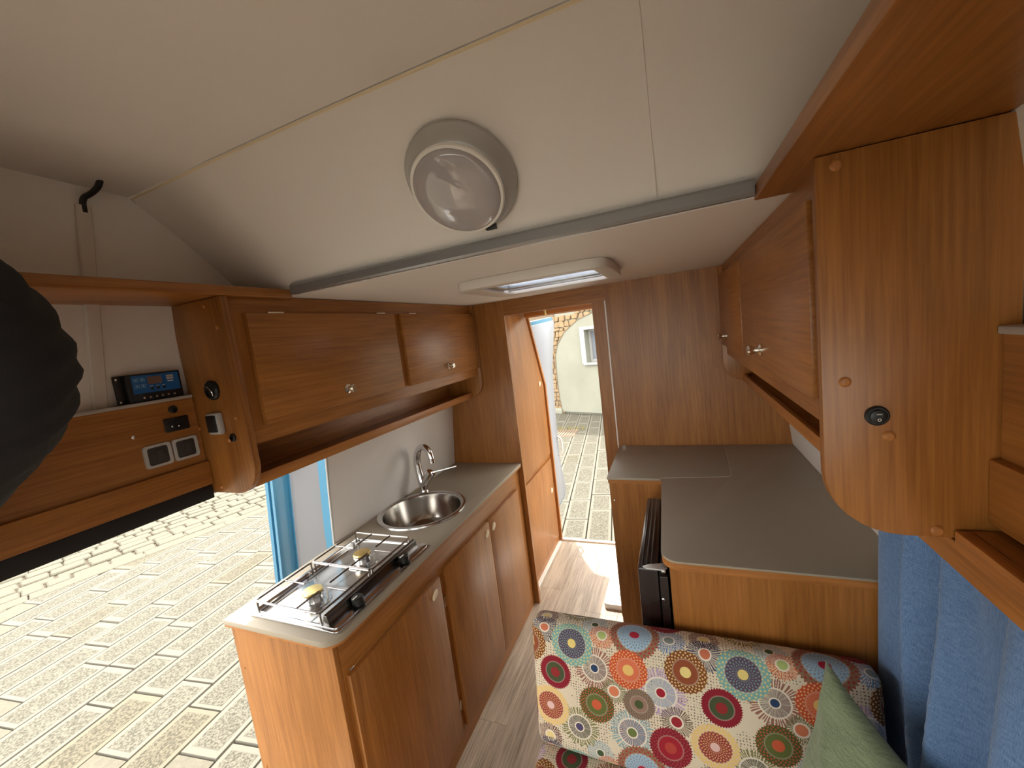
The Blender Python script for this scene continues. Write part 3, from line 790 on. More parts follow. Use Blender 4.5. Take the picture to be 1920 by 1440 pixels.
brk = g.build('stay_bracket', M['black'], sd, bev=.003)
G().lathe([(.010, 0), (.010, .003), (.005, .004)], (-1.533, 1.135, 1.176), (0, -1, 0), 14).build('bolt', M['steel'], brk)
# rubber seal on the cut edge of the kitchen wall lining
sl = G(); sl.tube([(x - .001, 1.099, z) for z, x in PROF[:4]] , .0045, 8).build('trim_5', M['greyplastic'], kind='structure')
G().tube([(x - .004, 1.1005, z) for z, x in PROF[:4]], .004, 8).build('trim_6', M['rubber'], kind='structure')

# ------------------------------------------------------------------ KITCHEN UNIT (left)
ku = thing('kitchen_cabinet', 'cherry wood kitchen base cabinet with three doors under the hob and sink', 'cabinet', (-1.08, 1.36, 0))
G().box(-1.282, -0.880, 0.685, 0.703, 0.0, 0.842).build('end_panel', WOOD['z'], ku, bev=.002)
G().box(-0.894, -0.878, 0.703, 2.045, 0.742, 0.842).build('top_rail', WOOD['y'], ku)
G().box(-0.894, -0.878, 0.703, 2.045, 0.0, 0.076).build('bottom_rail', WOOD['y'], ku)
for (a, b_) in ((0.703, 0.725), (1.135, 1.215), (1.955, 2.045)):
    G().box(-0.894, -0.878, a, b_, 0.076, 0.742).build('stile', WOOD['z'], ku)
G().box(-1.28, -0.895, 0.71, 2.04, 0.02, 0.035).build('base_board', WOOD['y'], ku)
for (a, b_, ky) in ((0.708, 1.157, 1.112), (1.196, 1.588, 1.553), (1.591, 1.968, 1.628)):
    dd = G().box(-0.878, -0.861, a, b_, 0.080, 0.742).build('door', WOOD['z'], ku, bev=.002)
    G().lathe([(.015, 0), (.015, .003), (.011, .006), (.004, .0065)], (-0.861, ky, 0.699), (1, 0, 0), 20, 1.35, .8).build('push_button', M['cream'], dd)
for z in (0.62, 0.18):
    G().box(-0.8785, -0.874, 1.176, 1.196, z - .02, z + .02).build('hinge', M['nickel'], ku, bev=.001)
for z in (0.70, 0.36):
    G().lathe([(.004, 0), (.004, .001), (.002, .002)], (-1.262, 0.685, z), (0, -1, 0), 10).build('screw_cap', EDGE['z'], ku)

SCX, SCY, SR = -1.098, 1.425, 0.193
wt = thing('kitchen_worktop', 'long grey worktop with rounded end holding the hob and round sink', 'worktop', (-1.08, 1.36, 0.84))
outl = roundrect(-1.284, -0.856, 0.668, 2.048, 0.05, 6, (0, 1, 0, 0))
G().plate(outl, [circle(SCX, SCY, SR - .012)], 0.850, 0.866).build('top', M['worktop'], wt, bev=.003)
G().plate([(x if x < -1.2 else x, y) for x, y in roundrect(-1.284, -0.859, 0.671, 2.048, 0.048, 6, (0, 1, 0, 0))], [circle(SCX, SCY, SR - .010)], 0.842, 0.850).build('wood_edging', EDGE['y'], wt)

sk = thing('sink', 'round stainless steel sink set in the left grey worktop', 'sink', (SCX, SCY, 0.80))
G().lathe([(SR - .016, .866), (SR - .002, .8665), (SR + .001, .869), (SR - .003, .8725), (SR - .014, .8715), (SR - .021, .866), (SR - .024, .85), (SR - .030, .79), (SR - .045, .757), (SR - .075, .745), (.05, .742), (.05, .739), (SR - .075, .742), (SR - .042, .754), (SR - .027, .79), (SR - .021, .85)], (SCX, SCY, 0), (0, 0, 1), 64, closed=True).build('bowl', M['brushed'], sk)
G().lathe([(SR - .014, .8730), (SR - .006, .8748), (SR + .002, .8725), (SR + .004, .8668), (SR + .001, .8667), (SR - .003, .8727), (SR - .012, .8726)], (SCX, SCY, 0), (0, 0, 1), 64, closed=True).build('rim', M['steel'], sk)
G().lathe([(.049, .739), (.049, .744), (.036, .745), (.030, .741), (.004, .742)], (SCX, SCY, 0), (0, 0, 1), 32).build('strainer', M['chrome'], sk)
for (a) in (20, 110, 200, 290):
    G().lathe([(.004, 0), (.004, .001), (.002, .0015)], (SCX + (SR - .008) * math.cos(math.radians(a)), SCY + (SR - .008) * math.sin(math.radians(a)), .8724), (0, 0, 1), 10).build('fixing', M['steel'], sk)

fx, fy = -1.213, 1.612
fa = thing('faucet', 'chrome mixer tap with swan-neck spout and lever behind the sink', 'faucet', (fx, fy, 0.866))
G().lathe([(.024, .866), (.024, .871), (.021, .876), (.021, .885), (.024, .90), (.023, .915), (.012, .922)], (fx, fy, 0), (0, 0, 1), 24).build('base', M['chrome'], fa)
sdir = Vector((0.96, -0.28, 0))
pts = [Vector((fx, fy, .905)) - sdir * .004, Vector((fx, fy, .96)) - sdir * .018, Vector((fx, fy, 1.03)) - sdir * .022, Vector((fx, fy, 1.085)) + sdir * .0, Vector((fx, fy, 1.108)) + sdir * .045, Vector((fx, fy, 1.085)) + sdir * .085, Vector((fx, fy, 1.045)) + sdir * .095]
G().tube(pts, lambda t: .0195 - .0055 * t, 16, 3).build('spout', M['chrome'], fa)
e = Vector((fx, fy, 1.05)) + sdir * .095
G().lathe([(.015, 0), (.015, .02), (.011, .022)], (e.x, e.y, e.z - .022), (0.0, 0, 1), 18).build('aerator', M['chrome'], fa)
hd = Vector((0.62, .10, .78)).normalized()
cart = G().tube([Vector((fx, fy, .900)), Vector((fx, fy, .900)) + hd * .05, Vector((fx, fy, .900)) + hd * .085], lambda t: .019 + .004 * t, 20).build('cartridge', M['chrome'], fa)
l0 = Vector((fx, fy, .900)) + hd * .083
G().tube([l0, l0 + Vector((.06, .03, .006)), l0 + Vector((.115, .055, .014))], lambda t: .0042 - .0015 * t, 10).build('lever', M['chrome'], cart)

hb_ = thing('gas_hob', 'two-burner stainless gas hob with wire pan rests on the worktop end', 'hob', (-1.04, .925, .866))
Z0 = .866
G().plate(roundrect(-1.213, -0.871, .700, 1.150, .012, 4), [], Z0, Z0 + .006).build('base_plate', M['steel'], hb_, bev=.002)
G().plate(roundrect(-1.205, -0.879, .708, 1.142, .012, 4), [roundrect(-1.197, -0.93, .716, 1.134, .02, 4)], Z0 + .006, Z0 + .010).build('rim', M['steel'], hb_, bev=.0015)
G().prism([(-0.932, Z0 + .006), (-0.906, Z0 + .006), (-0.912, Z0 + .038), (-0.924, Z0 + .040)], 'y', .712, 1.118).build('upstand', M['upstand'], hb_, bev=.002)
G().prism([(-1.206, Z0 + .006), (-1.188, Z0 + .006), (-1.194, Z0 + .018), (-1.202, Z0 + .018)], 'y', .715, 1.13).build('back_ridge', M['steel'], hb_, bev=.002)
for by in (.792, 1.0):
    c_ = (-1.052, by, Z0 + .006)
    bn = G().lathe([(.050, 0), (.050, .002), (.036, .004), (.027, .006), (.025, .020), (.029, .024), (.029, .030), (.010, .031)], c_, (0, 0, 1), 32).build('burner', M['steel'], hb_)
    G().lathe([(.027, .031), (.029, .034), (.027, .038), (.015, .0395)], c_, (0, 0, 1), 32).build('burner_cap', M['brass'], bn)
    for dxk in (.034,):
        G().tube([(c_[0] + dxk, by + .02, Z0 + .006), (c_[0] + dxk, by + .02, Z0 + .032)], .003, 8).build('igniter', M['whiteplastic'], bn)
for ky in (.802, 1.018):
    kb = G().lathe([(.020, 0), (.019, .004), (.011, .006), (.011, .012), (.0165, .014), (.0165, .030), (.014, .033)], (-0.890, ky, Z0 + .006), (0, 0, 1), 24).build('knob', M['black'], hb_)
    G().box(-.892, -.888, ky - .0155, ky, Z0 + .0385, Z0 + .0400).build('pointer', M['whiteplastic'], kb)
zg = Z0 + .046
for (ya, yb) in ((.708, .908), (.914, 1.114)):
    g = G(); fr = [(x, y, zg) for x, y in roundrect(-1.186, -.932, ya, yb, .012, 3)]; g.tube(fr + [fr[0]], .003, 6)
    ym = (ya + yb) / 2
    for xx in (-1.105, -1.020):
        g.tube([(xx, ya, zg), (xx, ya + .078, zg)], .0028, 6); g.tube([(xx, yb, zg), (xx, yb - .078, zg)], .0028, 6)
    g.tube([(-1.186, ym, zg), (-1.10, ym, zg)], .0028, 6); g.tube([(-.932, ym, zg), (-1.005, ym, zg)], .0028, 6)
    for xx in (-1.183, -.936):
        for yy in (ya + .004, yb - .004):
            g.tube([(xx, yy, zg), (xx, yy, Z0 + .008)], .0028, 6)
    g.build('pan_rest', M['wire'], hb_)

# ------------------------------------------------------------------ OVERHEAD CABINETS
def endpoly(xw, xf, zt, zb, r, sgn):
    """profile in (x, z): wall side xw, front xf; rounded lower front corner"""
    pts = [(xw, zb), (xw, zt), (xf, zt), (xf, zb + r)]
    for k in range(1, 9):
        a = math.radians(90 * k / 8)
        pts.append((xf + sgn * r * (1 - math.cos(a)) , zb + r * (1 - math.sin(a))))
    return pts
def overhead(label, side, y0, doors, knobs, r, zb, zt, loc):
    t_ = thing('overhead_cabinet', label, 'cabinet', loc)
    mx = (lambda x: x) if side < 0 else (lambda x: 2 * CX - x)
    sg = -1 if side < 0 else 1
    ep = endpoly(mx(-1.226), mx(-1.02), zt, zb, r, sg)
    G().prism(ep, 'y', y0, y0 + .018).build('end_panel', WOOD['z'], t_, bev=.002)
    ep2 = endpoly(mx(-1.238), mx(-1.022), 1.774, 1.262, .085, sg)
    G().prism(ep2, 'y', 2.030, 2.048).build('end_panel', WOOD['z'], t_, bev=.002)
    def bx(xa, xb, *rest):
        a, b_ = sorted((mx(xa), mx(xb))); return G().box(a, b_, *rest)
    ya, yb = y0 + .018, 2.030
    bx(-1.055, -1.040, ya, yb, 1.728, 1.774).build('top_rail', WOOD['y'], t_)
    bx(-1.055, -1.040, ya, yb, 1.385, 1.432).build('bottom_rail', WOOD['y'], t_)
    cuts = [ya] + [v for d_ in doors for v in (d_[0] + .02, d_[1] - .02)] + [yb]
    for k in range(0, len(cuts), 2):
        bx(-1.055, -1.040, cuts[k], cuts[k + 1], 1.432, 1.728).build('stile', WOOD['z'], t_)
    bx(-1.235, -1.055, ya, yb, 1.385, 1.398).build('floor_board', WOOD['y'], t_)
    bx(-1.243, -1.238, ya, yb, 1.262, 1.385).build('niche_back', WOOD['y'], t_)
    bx(-1.238, -1.112, ya, yb, 1.262, 1.274).build('shelf', WOOD['y'], t_)
    bx(-1.112, -1.098, ya, yb, 1.258, 1.290).build('shelf_lip', EDGE['y'], t_, bev=.002)
    for (a, b_), ky in zip(doors, knobs):
        d_ = bx(-1.040, -1.021, a, b_, 1.430, 1.727).build('door', WOOD['y'], t_, bev=.0015)
        G().lathe([(.0155, 0), (.0155, .004), (.0085, .008), (.0075, .015), (.0115, .022), (.0135, .027), (.010, .031)], (mx(-1.021), ky, 1.477), (-sg, 0, 0), 24).build('knob', M['nickel'], d_)
        for hy in (a + .07, b_ - .09):
            bx(-1.0405, -1.030, hy, hy + .05, 1.727, 1.7315).build('hinge', M['nickel'], d_)
    return t_
ol = overhead('left overhead cherry cabinet above the sink with two lift-up doors and open shelf', -1, .677, [(.735, 1.340), (1.383, 2.022)], (1.035, 1.695), .085, 1.258, 1.769, (-1.13, 1.36, 1.26))
orr = overhead('right overhead cherry cabinet with rounded end panel and two lift-up doors', 1, .697, [(.745, 1.415), (1.432, 2.022)], (1.13, 1.84), .092, 1.236, 1.771, (0.30, 1.36, 1.24))
for (x, z) in ((-1.085, 1.752), (-1.052, 1.695), (-1.055, 1.464), (-1.17, 1.275), (-1.21, 1.44), (-1.098, 1.405)):
    G().lathe([(.0055, 0), (.0055, .001), (.003, .003)], (x, .677, z), (0, -1, 0), 12).build('screw_cap', EDGE['z'], ol)
for (x, z) in ((.217, 1.462), (.265, 1.382), (.213, 1.755), (.316, 1.246)):
    G().lathe([(.0075, 0), (.0075, .0012), (.005, .0035), (.001, .004)], (x, .697, z), (0, -1, 0), 16).build('screw_cap', EDGE['z'], orr)

# fittings on the left end panel
so = thing('power_socket', 'round black socket on the left cabinet end panel', 'socket', (-1.118, .677, 1.54))
G().lathe([(.026, 0), (.026, .006), (.022, .010), (.019, .010), (.018, .006), (.004, .006)], (-1.118, .677, 1.54), (0, -1, 0), 24).build('bezel', M['black'], so)
G().tube([(-1.128, .665, 1.552), (-1.112, .662, 1.548), (-1.104, .664, 1.536), (-1.108, .666, 1.526)], .0015, 6, 1).build('flap_spring', M['steel'], so)
si = thing('light_switch', 'silver-framed black switch box on the left cabinet end panel', 'switch', (-1.125, .677, 1.453))
G().box(-1.148, -1.100, .660, .677, 1.424, 1.482).build('frame', M['silverpaint'], si, bev=.006)
G().box(-1.142, -1.106, .656, .661, 1.431, 1.476).build('rocker', M['black'], si, bev=.003)
jk = thing('cable_grommet', 'small black jack socket low on the left cabinet end panel', 'socket', (-1.078, .677, 1.412))
G().lathe([(.011, 0), (.011, .004), (.008, .006), (.006, .006), (.006, .002), (.002, .002)], (-1.078, .677, 1.412), (0, -1, 0), 20).build('ring', M['black'], jk)
# rocker on the right end panel
rk = thing('rocker_switch', 'oval black rocker switch on the right cabinet end panel', 'switch', (.252, .697, 1.412))
G().lathe([(.014, 0), (.014, .003), (.012, .005), (.003, .005)], (.252, .697, 1.412), (0, -1, 0), 28).build('bezel', M['black'], rk)
rb = G().lathe([(.0095, .004), (.0095, .008), (.007, .009), (.002, .0085)], (.252, .697, 1.412), (0, -1, 0), 28).build('rocker', M['black'], rk)
G().box(.249, .255, .6875, .6882, 1.4150, 1.4158).build('on_mark', M['whiteplastic'], rb)
g = G(); g.tube([(.252 + .0018 * math.cos(a * math.pi / 6), .6880, 1.4075 + .0018 * math.sin(a * math.pi / 6)) for a in range(13)], .0004, 5); g.build('off_mark', M['whiteplastic'], rb)

# ------------------------------------------------------------------ LEFT FRONT: control panel under the shelf niche
cp = thing('control_panel', 'dark cherry panel with sockets left of the overhead cabinet over the side door', 'panel', (-1.22, .15, 1.25))
G().box(-1.238, -1.210, -.35, .676, 1.350, 1.527).build('fascia', WOOD['y'], cp)
G().box(-1.238, -1.196, -.35, .676, 1.285, 1.350).build('lower_board', WOOD['y'], cp, bev=.003)
G().box(-1.240, -1.206, -.35, .676, 1.527, 1.535).build('top_trim', M['greyplastic'], cp, bev=.002)
G().box(-1.26, -1.204, -.35, .676, 1.244, 1.285).build('door_seal', M['rubber'], cp, bev=.004)
XP = -1.210
G().lathe([(.0045, 0), (.0045, .001), (.002, .0025)], (XP, .534, 1.456), (1, 0, 0), 12).build('screw', M['steel'], cp)
s1 = thing('barrel_socket', 'small round black socket above the control panel meter', 'socket', (XP, .625, 1.504))
G().lathe([(.010, 0), (.010, .004), (.008, .006), (.005, .006), (.004, .002), (.001, .002)], (XP, .625, 1.504), (1, 0, 0), 20).build('ring', M['black'], s1)
s2 = thing('lighter_socket', 'black rounded rectangular outlet in the middle of the control panel', 'socket', (XP, .626, 1.466))
G().box(XP, XP + .006, .598, .654, 1.448, 1.484).build('plate', M['black'], s2, bev=.004)
G().lathe([(.013, 0), (.013, .004), (.010, .004), (.010, .001), (.003, .001)], (XP + .006, .628, 1.466), (1, 0, 0), 20).build('ring', M['black'], s2)
for yy, zz2 in ((.613, 1.462), (.628, 1.460)):
    G().lathe([(.0025, 0), (.0025, .002), (.001, .003)], (XP + .006, yy, zz2), (1, 0, 0), 8).build('pin', M['steel'], s2)
for yc, lab in ((.572, 'grey-framed flush switch on the control panel, the one farther from the cabinet'), (.634, 'grey-framed flush switch on the control panel, next to the cabinet')):
    sw = thing('wall_switch', lab, 'switch', (XP, yc, 1.398), 'paired grey-framed switches')
    g = G()
    o_ = roundrect(yc - .029, yc + .029, 1.371, 1.427, .007, 4); i_ = roundrect(yc - .022, yc + .022, 1.377, 1.421, .006, 4)
    n = len(o_)
    vs = [(XP, a, b_) for a, b_ in o_] + [(XP + .006, a, b_) for a, b_ in o_] + [(XP + .006, a, b_) for a, b_ in i_] + [(XP + .002, a, b_) for a, b_ in i_]
    fs = []
    for k in range(3):
        fs += [(k * n + i, k * n + (i + 1) % n, (k + 1) * n + (i + 1) % n, (k + 1) * n + i) for i in range(n)]
    g.add(vs, fs); g.build('frame', M['greyplastic'], sw)
    G().box(XP, XP + .004, yc - .0225, yc + .0225, 1.3765, 1.4215).build('rocker', plain('charcoal_plastic', lin(52, 50, 48), .5), sw, bev=.0015)
    G().prism([(yc - .004, 1.386), (yc + .010, 1.386), (yc + .012, 1.400), (yc + .008, 1.412), (yc - .002, 1.412)], 'x', XP + .004, XP + .0052).build('key', plain('charcoal_plastic_key', lin(60, 58, 55), .5), sw)

# solar charge controller on the ledge
sc = thing('charge_controller', 'black and blue solar charge controller with small display on the left ledge', 'charge controller', (-1.222, .60, 1.536))
XF = -1.214
G().box(XF - .018, XF, .545, .662, 1.5355, 1.604).build('body', M['black'], sc, bev=.003)
G().box(XF - .018, XF - .012, .528, .546, 1.5355, 1.604).build('mounting_flange', M['black'], sc, bev=.002)
for z in (1.541, 1.596):
    G().lathe([(.003, 0), (.003, .001), (.001, .002)], (XF - .012, .534, z), (1, 0, 0), 10).build('screw', M['steel'], sc)
fp = G().box(XF, XF + .001, .556, .656, 1.556, 1.600).build('front_panel', M['bluepanel'], sc)
XQ = XF + .001
G().box(XQ, XQ + .0008, .588, .618, 1.576, 1.595).build('display', M['lcd'], fp)
for k, yy in enumerate((.594, .607, .620)):
    G().lathe([(.0035, 0), (.0035, .001), (.002, .0015)], (XQ, yy, 1.565), (1, 0, 0), 14).build('button', M['black'], fp)
    G().box(XQ, XQ + .0003, yy - .003, yy + .003, 1.5705, 1.5715).build('caption', M['whiteplastic'], fp)
for z in (1.586, 1.592):
    G().box(XQ, XQ + .001, .629, .644, z - .0025, z + .0022).build('usb_port', M['silverpaint'], fp)
G().box(XQ, XQ + .0003, .630, .643, 1.578, 1.580).build('caption', M['whiteplastic'], fp)
lt = lin(150, 190, 215)
M['icon'] = plain('pale_print', lt, .5)
for yy in (.565, .578):
    for z in (1.589, 1.574):
        g = G(); h_ = .0045
        for (a, b_, c_, d_) in ((yy - h_, yy + h_, z + h_ - .0006, z + h_), (yy - h_, yy + h_, z - h_, z - h_ + .0006), (yy - h_, yy - h_ + .0006, z - h_, z + h_), (yy + h_ - .0006, yy + h_, z - h_, z + h_), (yy - .0018, yy + .0018, z - .0018, z + .0018)):
            g.box(XQ, XQ + .0003, a, b_, c_, d_)
        g.build('icon', M['icon'], fp)
for k in range(6):
    G().lathe([(.0028, 0), (.0028, .0006), (.001, .0008)], (XF, .575 + k * .013, 1.5445), (1, 0, 0), 10).build('terminal_screw', M['steel'], sc)

# flat cable duct and black hose on the lining
du = thing('cable_duct', 'flat cream cable duct running up the left wall lining', 'cable duct', (-1.22, .49, 1.53))
def wx(z):
    for (a, xa), (b_, xb) in zip(PROF, PROF[1:]):
        if a <= z <= b_: return xa + (xb - xa) * (z - a) / (b_ - a)
def duct(z0, z1, nm):
    g = G(); zs = [z0 + (z1 - z0) * k / 4 for k in range(5)]
    yc = lambda z: .50 + (z - 1.535) * 0.075
    gr = []
    for z in zs:
        x = wx(z); y = yc(z)
        gr.append([(x - .002, y - .0135, z), (x + .006, y - .0135, z), (x + .008, y - .011, z), (x + .008, y + .011, z), (x + .006, y + .0135, z), (x - .002, y + .0135, z)])
    vs = [p for r_ in gr for p in r_]; n = 6
    fs = [(j * n + i, j * n + (i + 1) % n, (j + 1) * n + (i + 1) % n, (j + 1) * n + i) for j in range(4) for i in range(n)] + [tuple(range(n)), tuple(range(4 * n, 5 * n))]
    g.add(vs, fs); g.build(nm, M['offwhite'], du)
duct(1.535, 1.770, 'lower_run'); duct(1.795, 1.985, 'upper_run')
yh = .50 + .45 * .075
G().tube([(wx(1.97) + .004, yh, 1.97), (wx(1.985) + .006, yh, 2.0), (wx(2.0) + .022, yh + .01, 2.008), (wx(2.0) + .045, yh + .015, 2.018), (wx(2.0) + .062, yh + .015, 2.036)], .006, 10, 2).build('cable', M['black'], label='short black cable leaving the roof above the cream duct', cat='cable')

# ------------------------------------------------------------------ RIGHT FRONT: panel, pelmet, curtain
rp_ = thing('side_panel', 'cherry panel with grey top trim at the right edge beside the cabinet', 'panel', (.395, .15, 1.26))
G().box(.378, .408, -.45, .696, 1.350, 1.512).build('fascia', WOOD['y'], rp_)
G().box(.366, .408, -.45, .696, 1.262, 1.350).build('lower_board', WOOD['y'], rp_, bev=.003)
G().box(.372, .408, -.45, .696, 1.512, 1.522).build('top_trim', M['greyplastic'], rp_, bev=.002)
pm = G().prism([(-.45, 1.192), (1.02, 1.192), (1.02, 1.233), (.694, 1.233), (.694, 1.250), (-.45, 1.250)], 'x', .332, .350).build('curtain_pelmet', EDGE['y'], bev=.003)
tag(pm, 'light cherry board above the blue curtain at the right', 'pelmet')
G().box(.350, .408, -.45, .694, 1.24, 1.250).build('top_board', WOOD['y'], pm)

g = G(); grid = []
ys = [0.42 + (1.03 - .42) * k / 200 for k in range(201)]
for k in range(25):
    z = 1.232 - (1.232 - .455) * k / 24
    row = []
    for y in ys:
        u = (1.03 - y)
        a = (1.232 - z)
        fold = 0
        for (c0, w_, amp) in ((.158, .011, .062), (.246, .012, .074), (.40, .016, .06), (.52, .016, .05)):
            c1 = c0 - .02 + .11 * a + .006 * math.sin(a * 5 + c0 * 20)
            q = u - c1
            q = math.exp(-(q / w_) ** 2) if q < 0 else math.exp(-(q / (w_ * 2.6)) ** 2)
            fold += amp * q * (.35 + .6 * min(1, a * 2))
        fold += .006 * math.sin(u * 46 + a * 3) + .01 * math.sin(u * 15 + 1 + a)
        row.append((.384 - fold, y, z))
    grid.append(row)
g.sheet(grid); cu = g.build('curtain', M['curtain'], ang=80)
cu.modifiers.new('thickness', 'SOLIDIFY').thickness = .0015
tag(cu, 'blue woven curtain hanging in folds by the green cushion', 'curtain')

# ------------------------------------------------------------------ RIGHT BASE UNIT with fridge
rc = thing('fridge_cabinet', 'cherry wood base cabinet with plain front behind the patterned backrest', 'cabinet', (.15, 1.5, 0))
G().box(-.055, .445, 1.046, 1.064, 0.0, .935).build('front_panel', WOOD['z'], rc)
G().box(-.290, -.085, 1.612, 1.630, 0.0, .935).build('side_front', WOOD['z'], rc)
G().box(-.290, -.272, 1.630, 2.049, 0.0, .935).build('aisle_side', WOOD['z'], rc)
for z in (.86, .30):
    G().lathe([(.004, 0), (.004, .001), (.002, .002)], (-.278, 1.612, z), (0, -1, 0), 10).build('screw_cap', M['nickel'], rc)
rw = thing('right_worktop', 'large taupe worktop over the fridge cabinet on the right', 'worktop', (.15, 1.5, .935))
cr = []
for k in range(7):
    a = math.radians(180 + 90 * k / 6); cr.append((-.075 + .045 + .045 * math.cos(a), 1.035 + .045 + .045 * math.sin(a)))
pol = [(-.088, 1.612)] + cr + [(.450, 1.035), (.450, 2.048), (.176, 2.048), (.164, 1.66), (.158, 1.645), (.145, 1.640)]
pol = [(-.088, 1.612), *cr, (.452, 1.035), (.448, 2.048), (.178, 2.048), (.164, 1.655), (.150, 1.638)]
G().prism(pol, 'z', .954, .960).build('top', M['worktop'], rw, bev=.0015)
G().prism([(x + (.001 if x < .1 and y < 1.6 else 0), y + (.001 if y < 1.1 else 0)) for x, y in pol], 'z', .935, .954).build('wood_edging', EDGE['x'], rw)
rl = thing('worktop_lid', 'small grey hinged lid section of worktop against the rear wooden bulkhead', 'worktop lid', (-.07, 1.83, .935))
lidp = [(-.300, 1.608), (-.0905, 1.608), (-.0905, 1.6145), (.147, 1.6405), (.161, 1.657), (.1745, 2.048), (-.302, 2.048)]
G().prism(lidp, 'z', .950, .960).build('top', M['worktop'], rl, bev=.0015)
G().prism([(x + (.004 if x < -.2 else 0), y + (.003 if y < 1.62 else 0)) for x, y in lidp], 'z', .935, .950).build('wood_edging', EDGE['x'], rl)
G().tube([(-.0905, 1.613, .9598), (.149, 1.6393, .9598), (.1625, 1.656, .9598), (.1762, 2.046, .9598)], .0011, 6).build('seam', M['offwhite'], rl)
G().box(-.285, -.268, 2.036, 2.049, .960, .966).build('hinge', M['nickel'], rl)

fr_ = thing('fridge', 'dark brown compact fridge with its door facing the aisle under the worktop', 'fridge', (.1, 1.32, 0.2))
G().box(-.058, .42, 1.068, 1.565, .20, .925).build('body', M['fridge_grey'], fr_, bev=.006)
dr_ = G().box(-.140, -.086, 1.066, 1.53, .22, .913).build('door', M['fridge'], fr_, bev=.006)
for xx in (-.130, -.118, -.106):
    G().box(xx, xx + .004, 1.072, 1.524, .913, .9155).build('top_groove', M['fridge_grey'], dr_, bev=.001)
G().box(-.086, -.066, 1.075, 1.52, .23, .90).build('gasket', M['rubber'], fr_, bev=.003)
G().prism([(-.126, 1.066), (-.116, 1.058), (-.07, 1.056), (-.062, 1.070), (-.07, 1.09), (-.11, 1.078)], 'z', .916, .920).build('hinge_bracket', M['silverpaint'], fr_, bev=.001)
G().lathe([(.006, 0), (.006, .006), (.003, .008)], (-.072, 1.064, .914), (0, -1, 0), 14).build('hinge_pin', M['steel'], fr_)
G().box(-.083, -.062, 1.056, 1.066, .25, .90).build('side_trim', M['fridge'], fr_, bev=.002)
G().lathe([(.004, 0), (.004, .003), (.002, .004)], (-.078, 1.056, .835), (0, -1, 0), 12).build('screw', M['steel'], fr_)

# ------------------------------------------------------------------ BENCH, CUSHIONS
bn_ = thing('bench_base', 'wooden bench box below the patterned seat cushion', 'bench', (-.03, .6, 0))
G().box(-.41, .40, .18, .96, 0.0, .322).build('box', WOOD['x'], bn_, bev=.003)

def cushion(name, size, loc, rx_, label, cat, uvf, plump=.012, nx=24, ny=14):
    """upholstered slab: local x width, local y height, local z thickness"""
    wx_, hy_, tz_ = size
    bm = bmesh.new()
    bmesh.ops.create_cube(bm, size=1)
    for v in bm.verts: v.co = Vector((v.co.x * wx_, v.co.y * hy_, v.co.z * tz_))
    bmesh.ops.bevel(bm, geom=bm.edges[:], offset=.028, segments=4, affect='EDGES', profile=.55)
    bmesh.ops.subdivide_edges(bm, edges=[e for e in bm.edges if e.calc_length() > .12], cuts=14, use_grid_fill=True)
    for v in bm.verts:
        fx_ = max(0, 1 - (2 * v.co.x / wx_) ** 4); fy_ = max(0, 1 - (2 * v.co.y / hy_) ** 4)
        v.co.z += math.copysign(plump, v.co.z) * fx_ * fy_ + .004 * noise.noise(v.co * 6)
        v.co.y += .005 * noise.noise(Vector((v.co.x * 4, 3, v.co.z * 9)))
    for f in bm.faces: f.smooth = True
    ul = bm.loops.layers.uv.new('UVMap')
    for f in bm.faces:
        for lp in f.loops: lp[ul].uv = uvf(lp.vert.co, f.normal)
    me = bpy.data.meshes.new(name); bm.to_mesh(me); bm.free(); me.materials.append(M['print'])
    o = bpy.data.objects.new(name, me); COL.objects.link(o)
    o.location = loc; o.rotation_euler = rx_
    return tag(o, label, cat)
# backrest leans against the fridge cabinet: local -z faces the camera side
lean = math.atan2(.955 - .90, .32)
hB = .345
bcx = -.030
def uv_back(co, n):
    zf = .039; back = max(0.0, zf - co.z)
    v = hB / 2 - co.y; u = co.x + bcx - .010
    if abs(n.x) > .7: u += math.copysign(back, co.x)
    else: v -= math.copysign(back, co.y)
    return (u, v - .002)
bk = cushion('backrest_cushion', (.785, hB, .078), (bcx - .010, .965, .615), (math.pi / 2 - lean * 0 - lean, 0, math.radians(-1.0)), 'upright backrest cushion printed with coloured discs against the fridge cabinet', 'cushion', uv_back)
bk.rotation_euler = (math.pi / 2 - lean, 0, 0)
st = cushion('seat_cushion', (.82, .76, .11), (-.02, .555, .392), (0, 0, 0), 'flat seat cushion in the same disc print below the backrest', 'cushion', lambda co, n: (co.x * 1.0 - .05, co.y - (co.z if abs(n.z) < .5 else 0) + .12), .008)

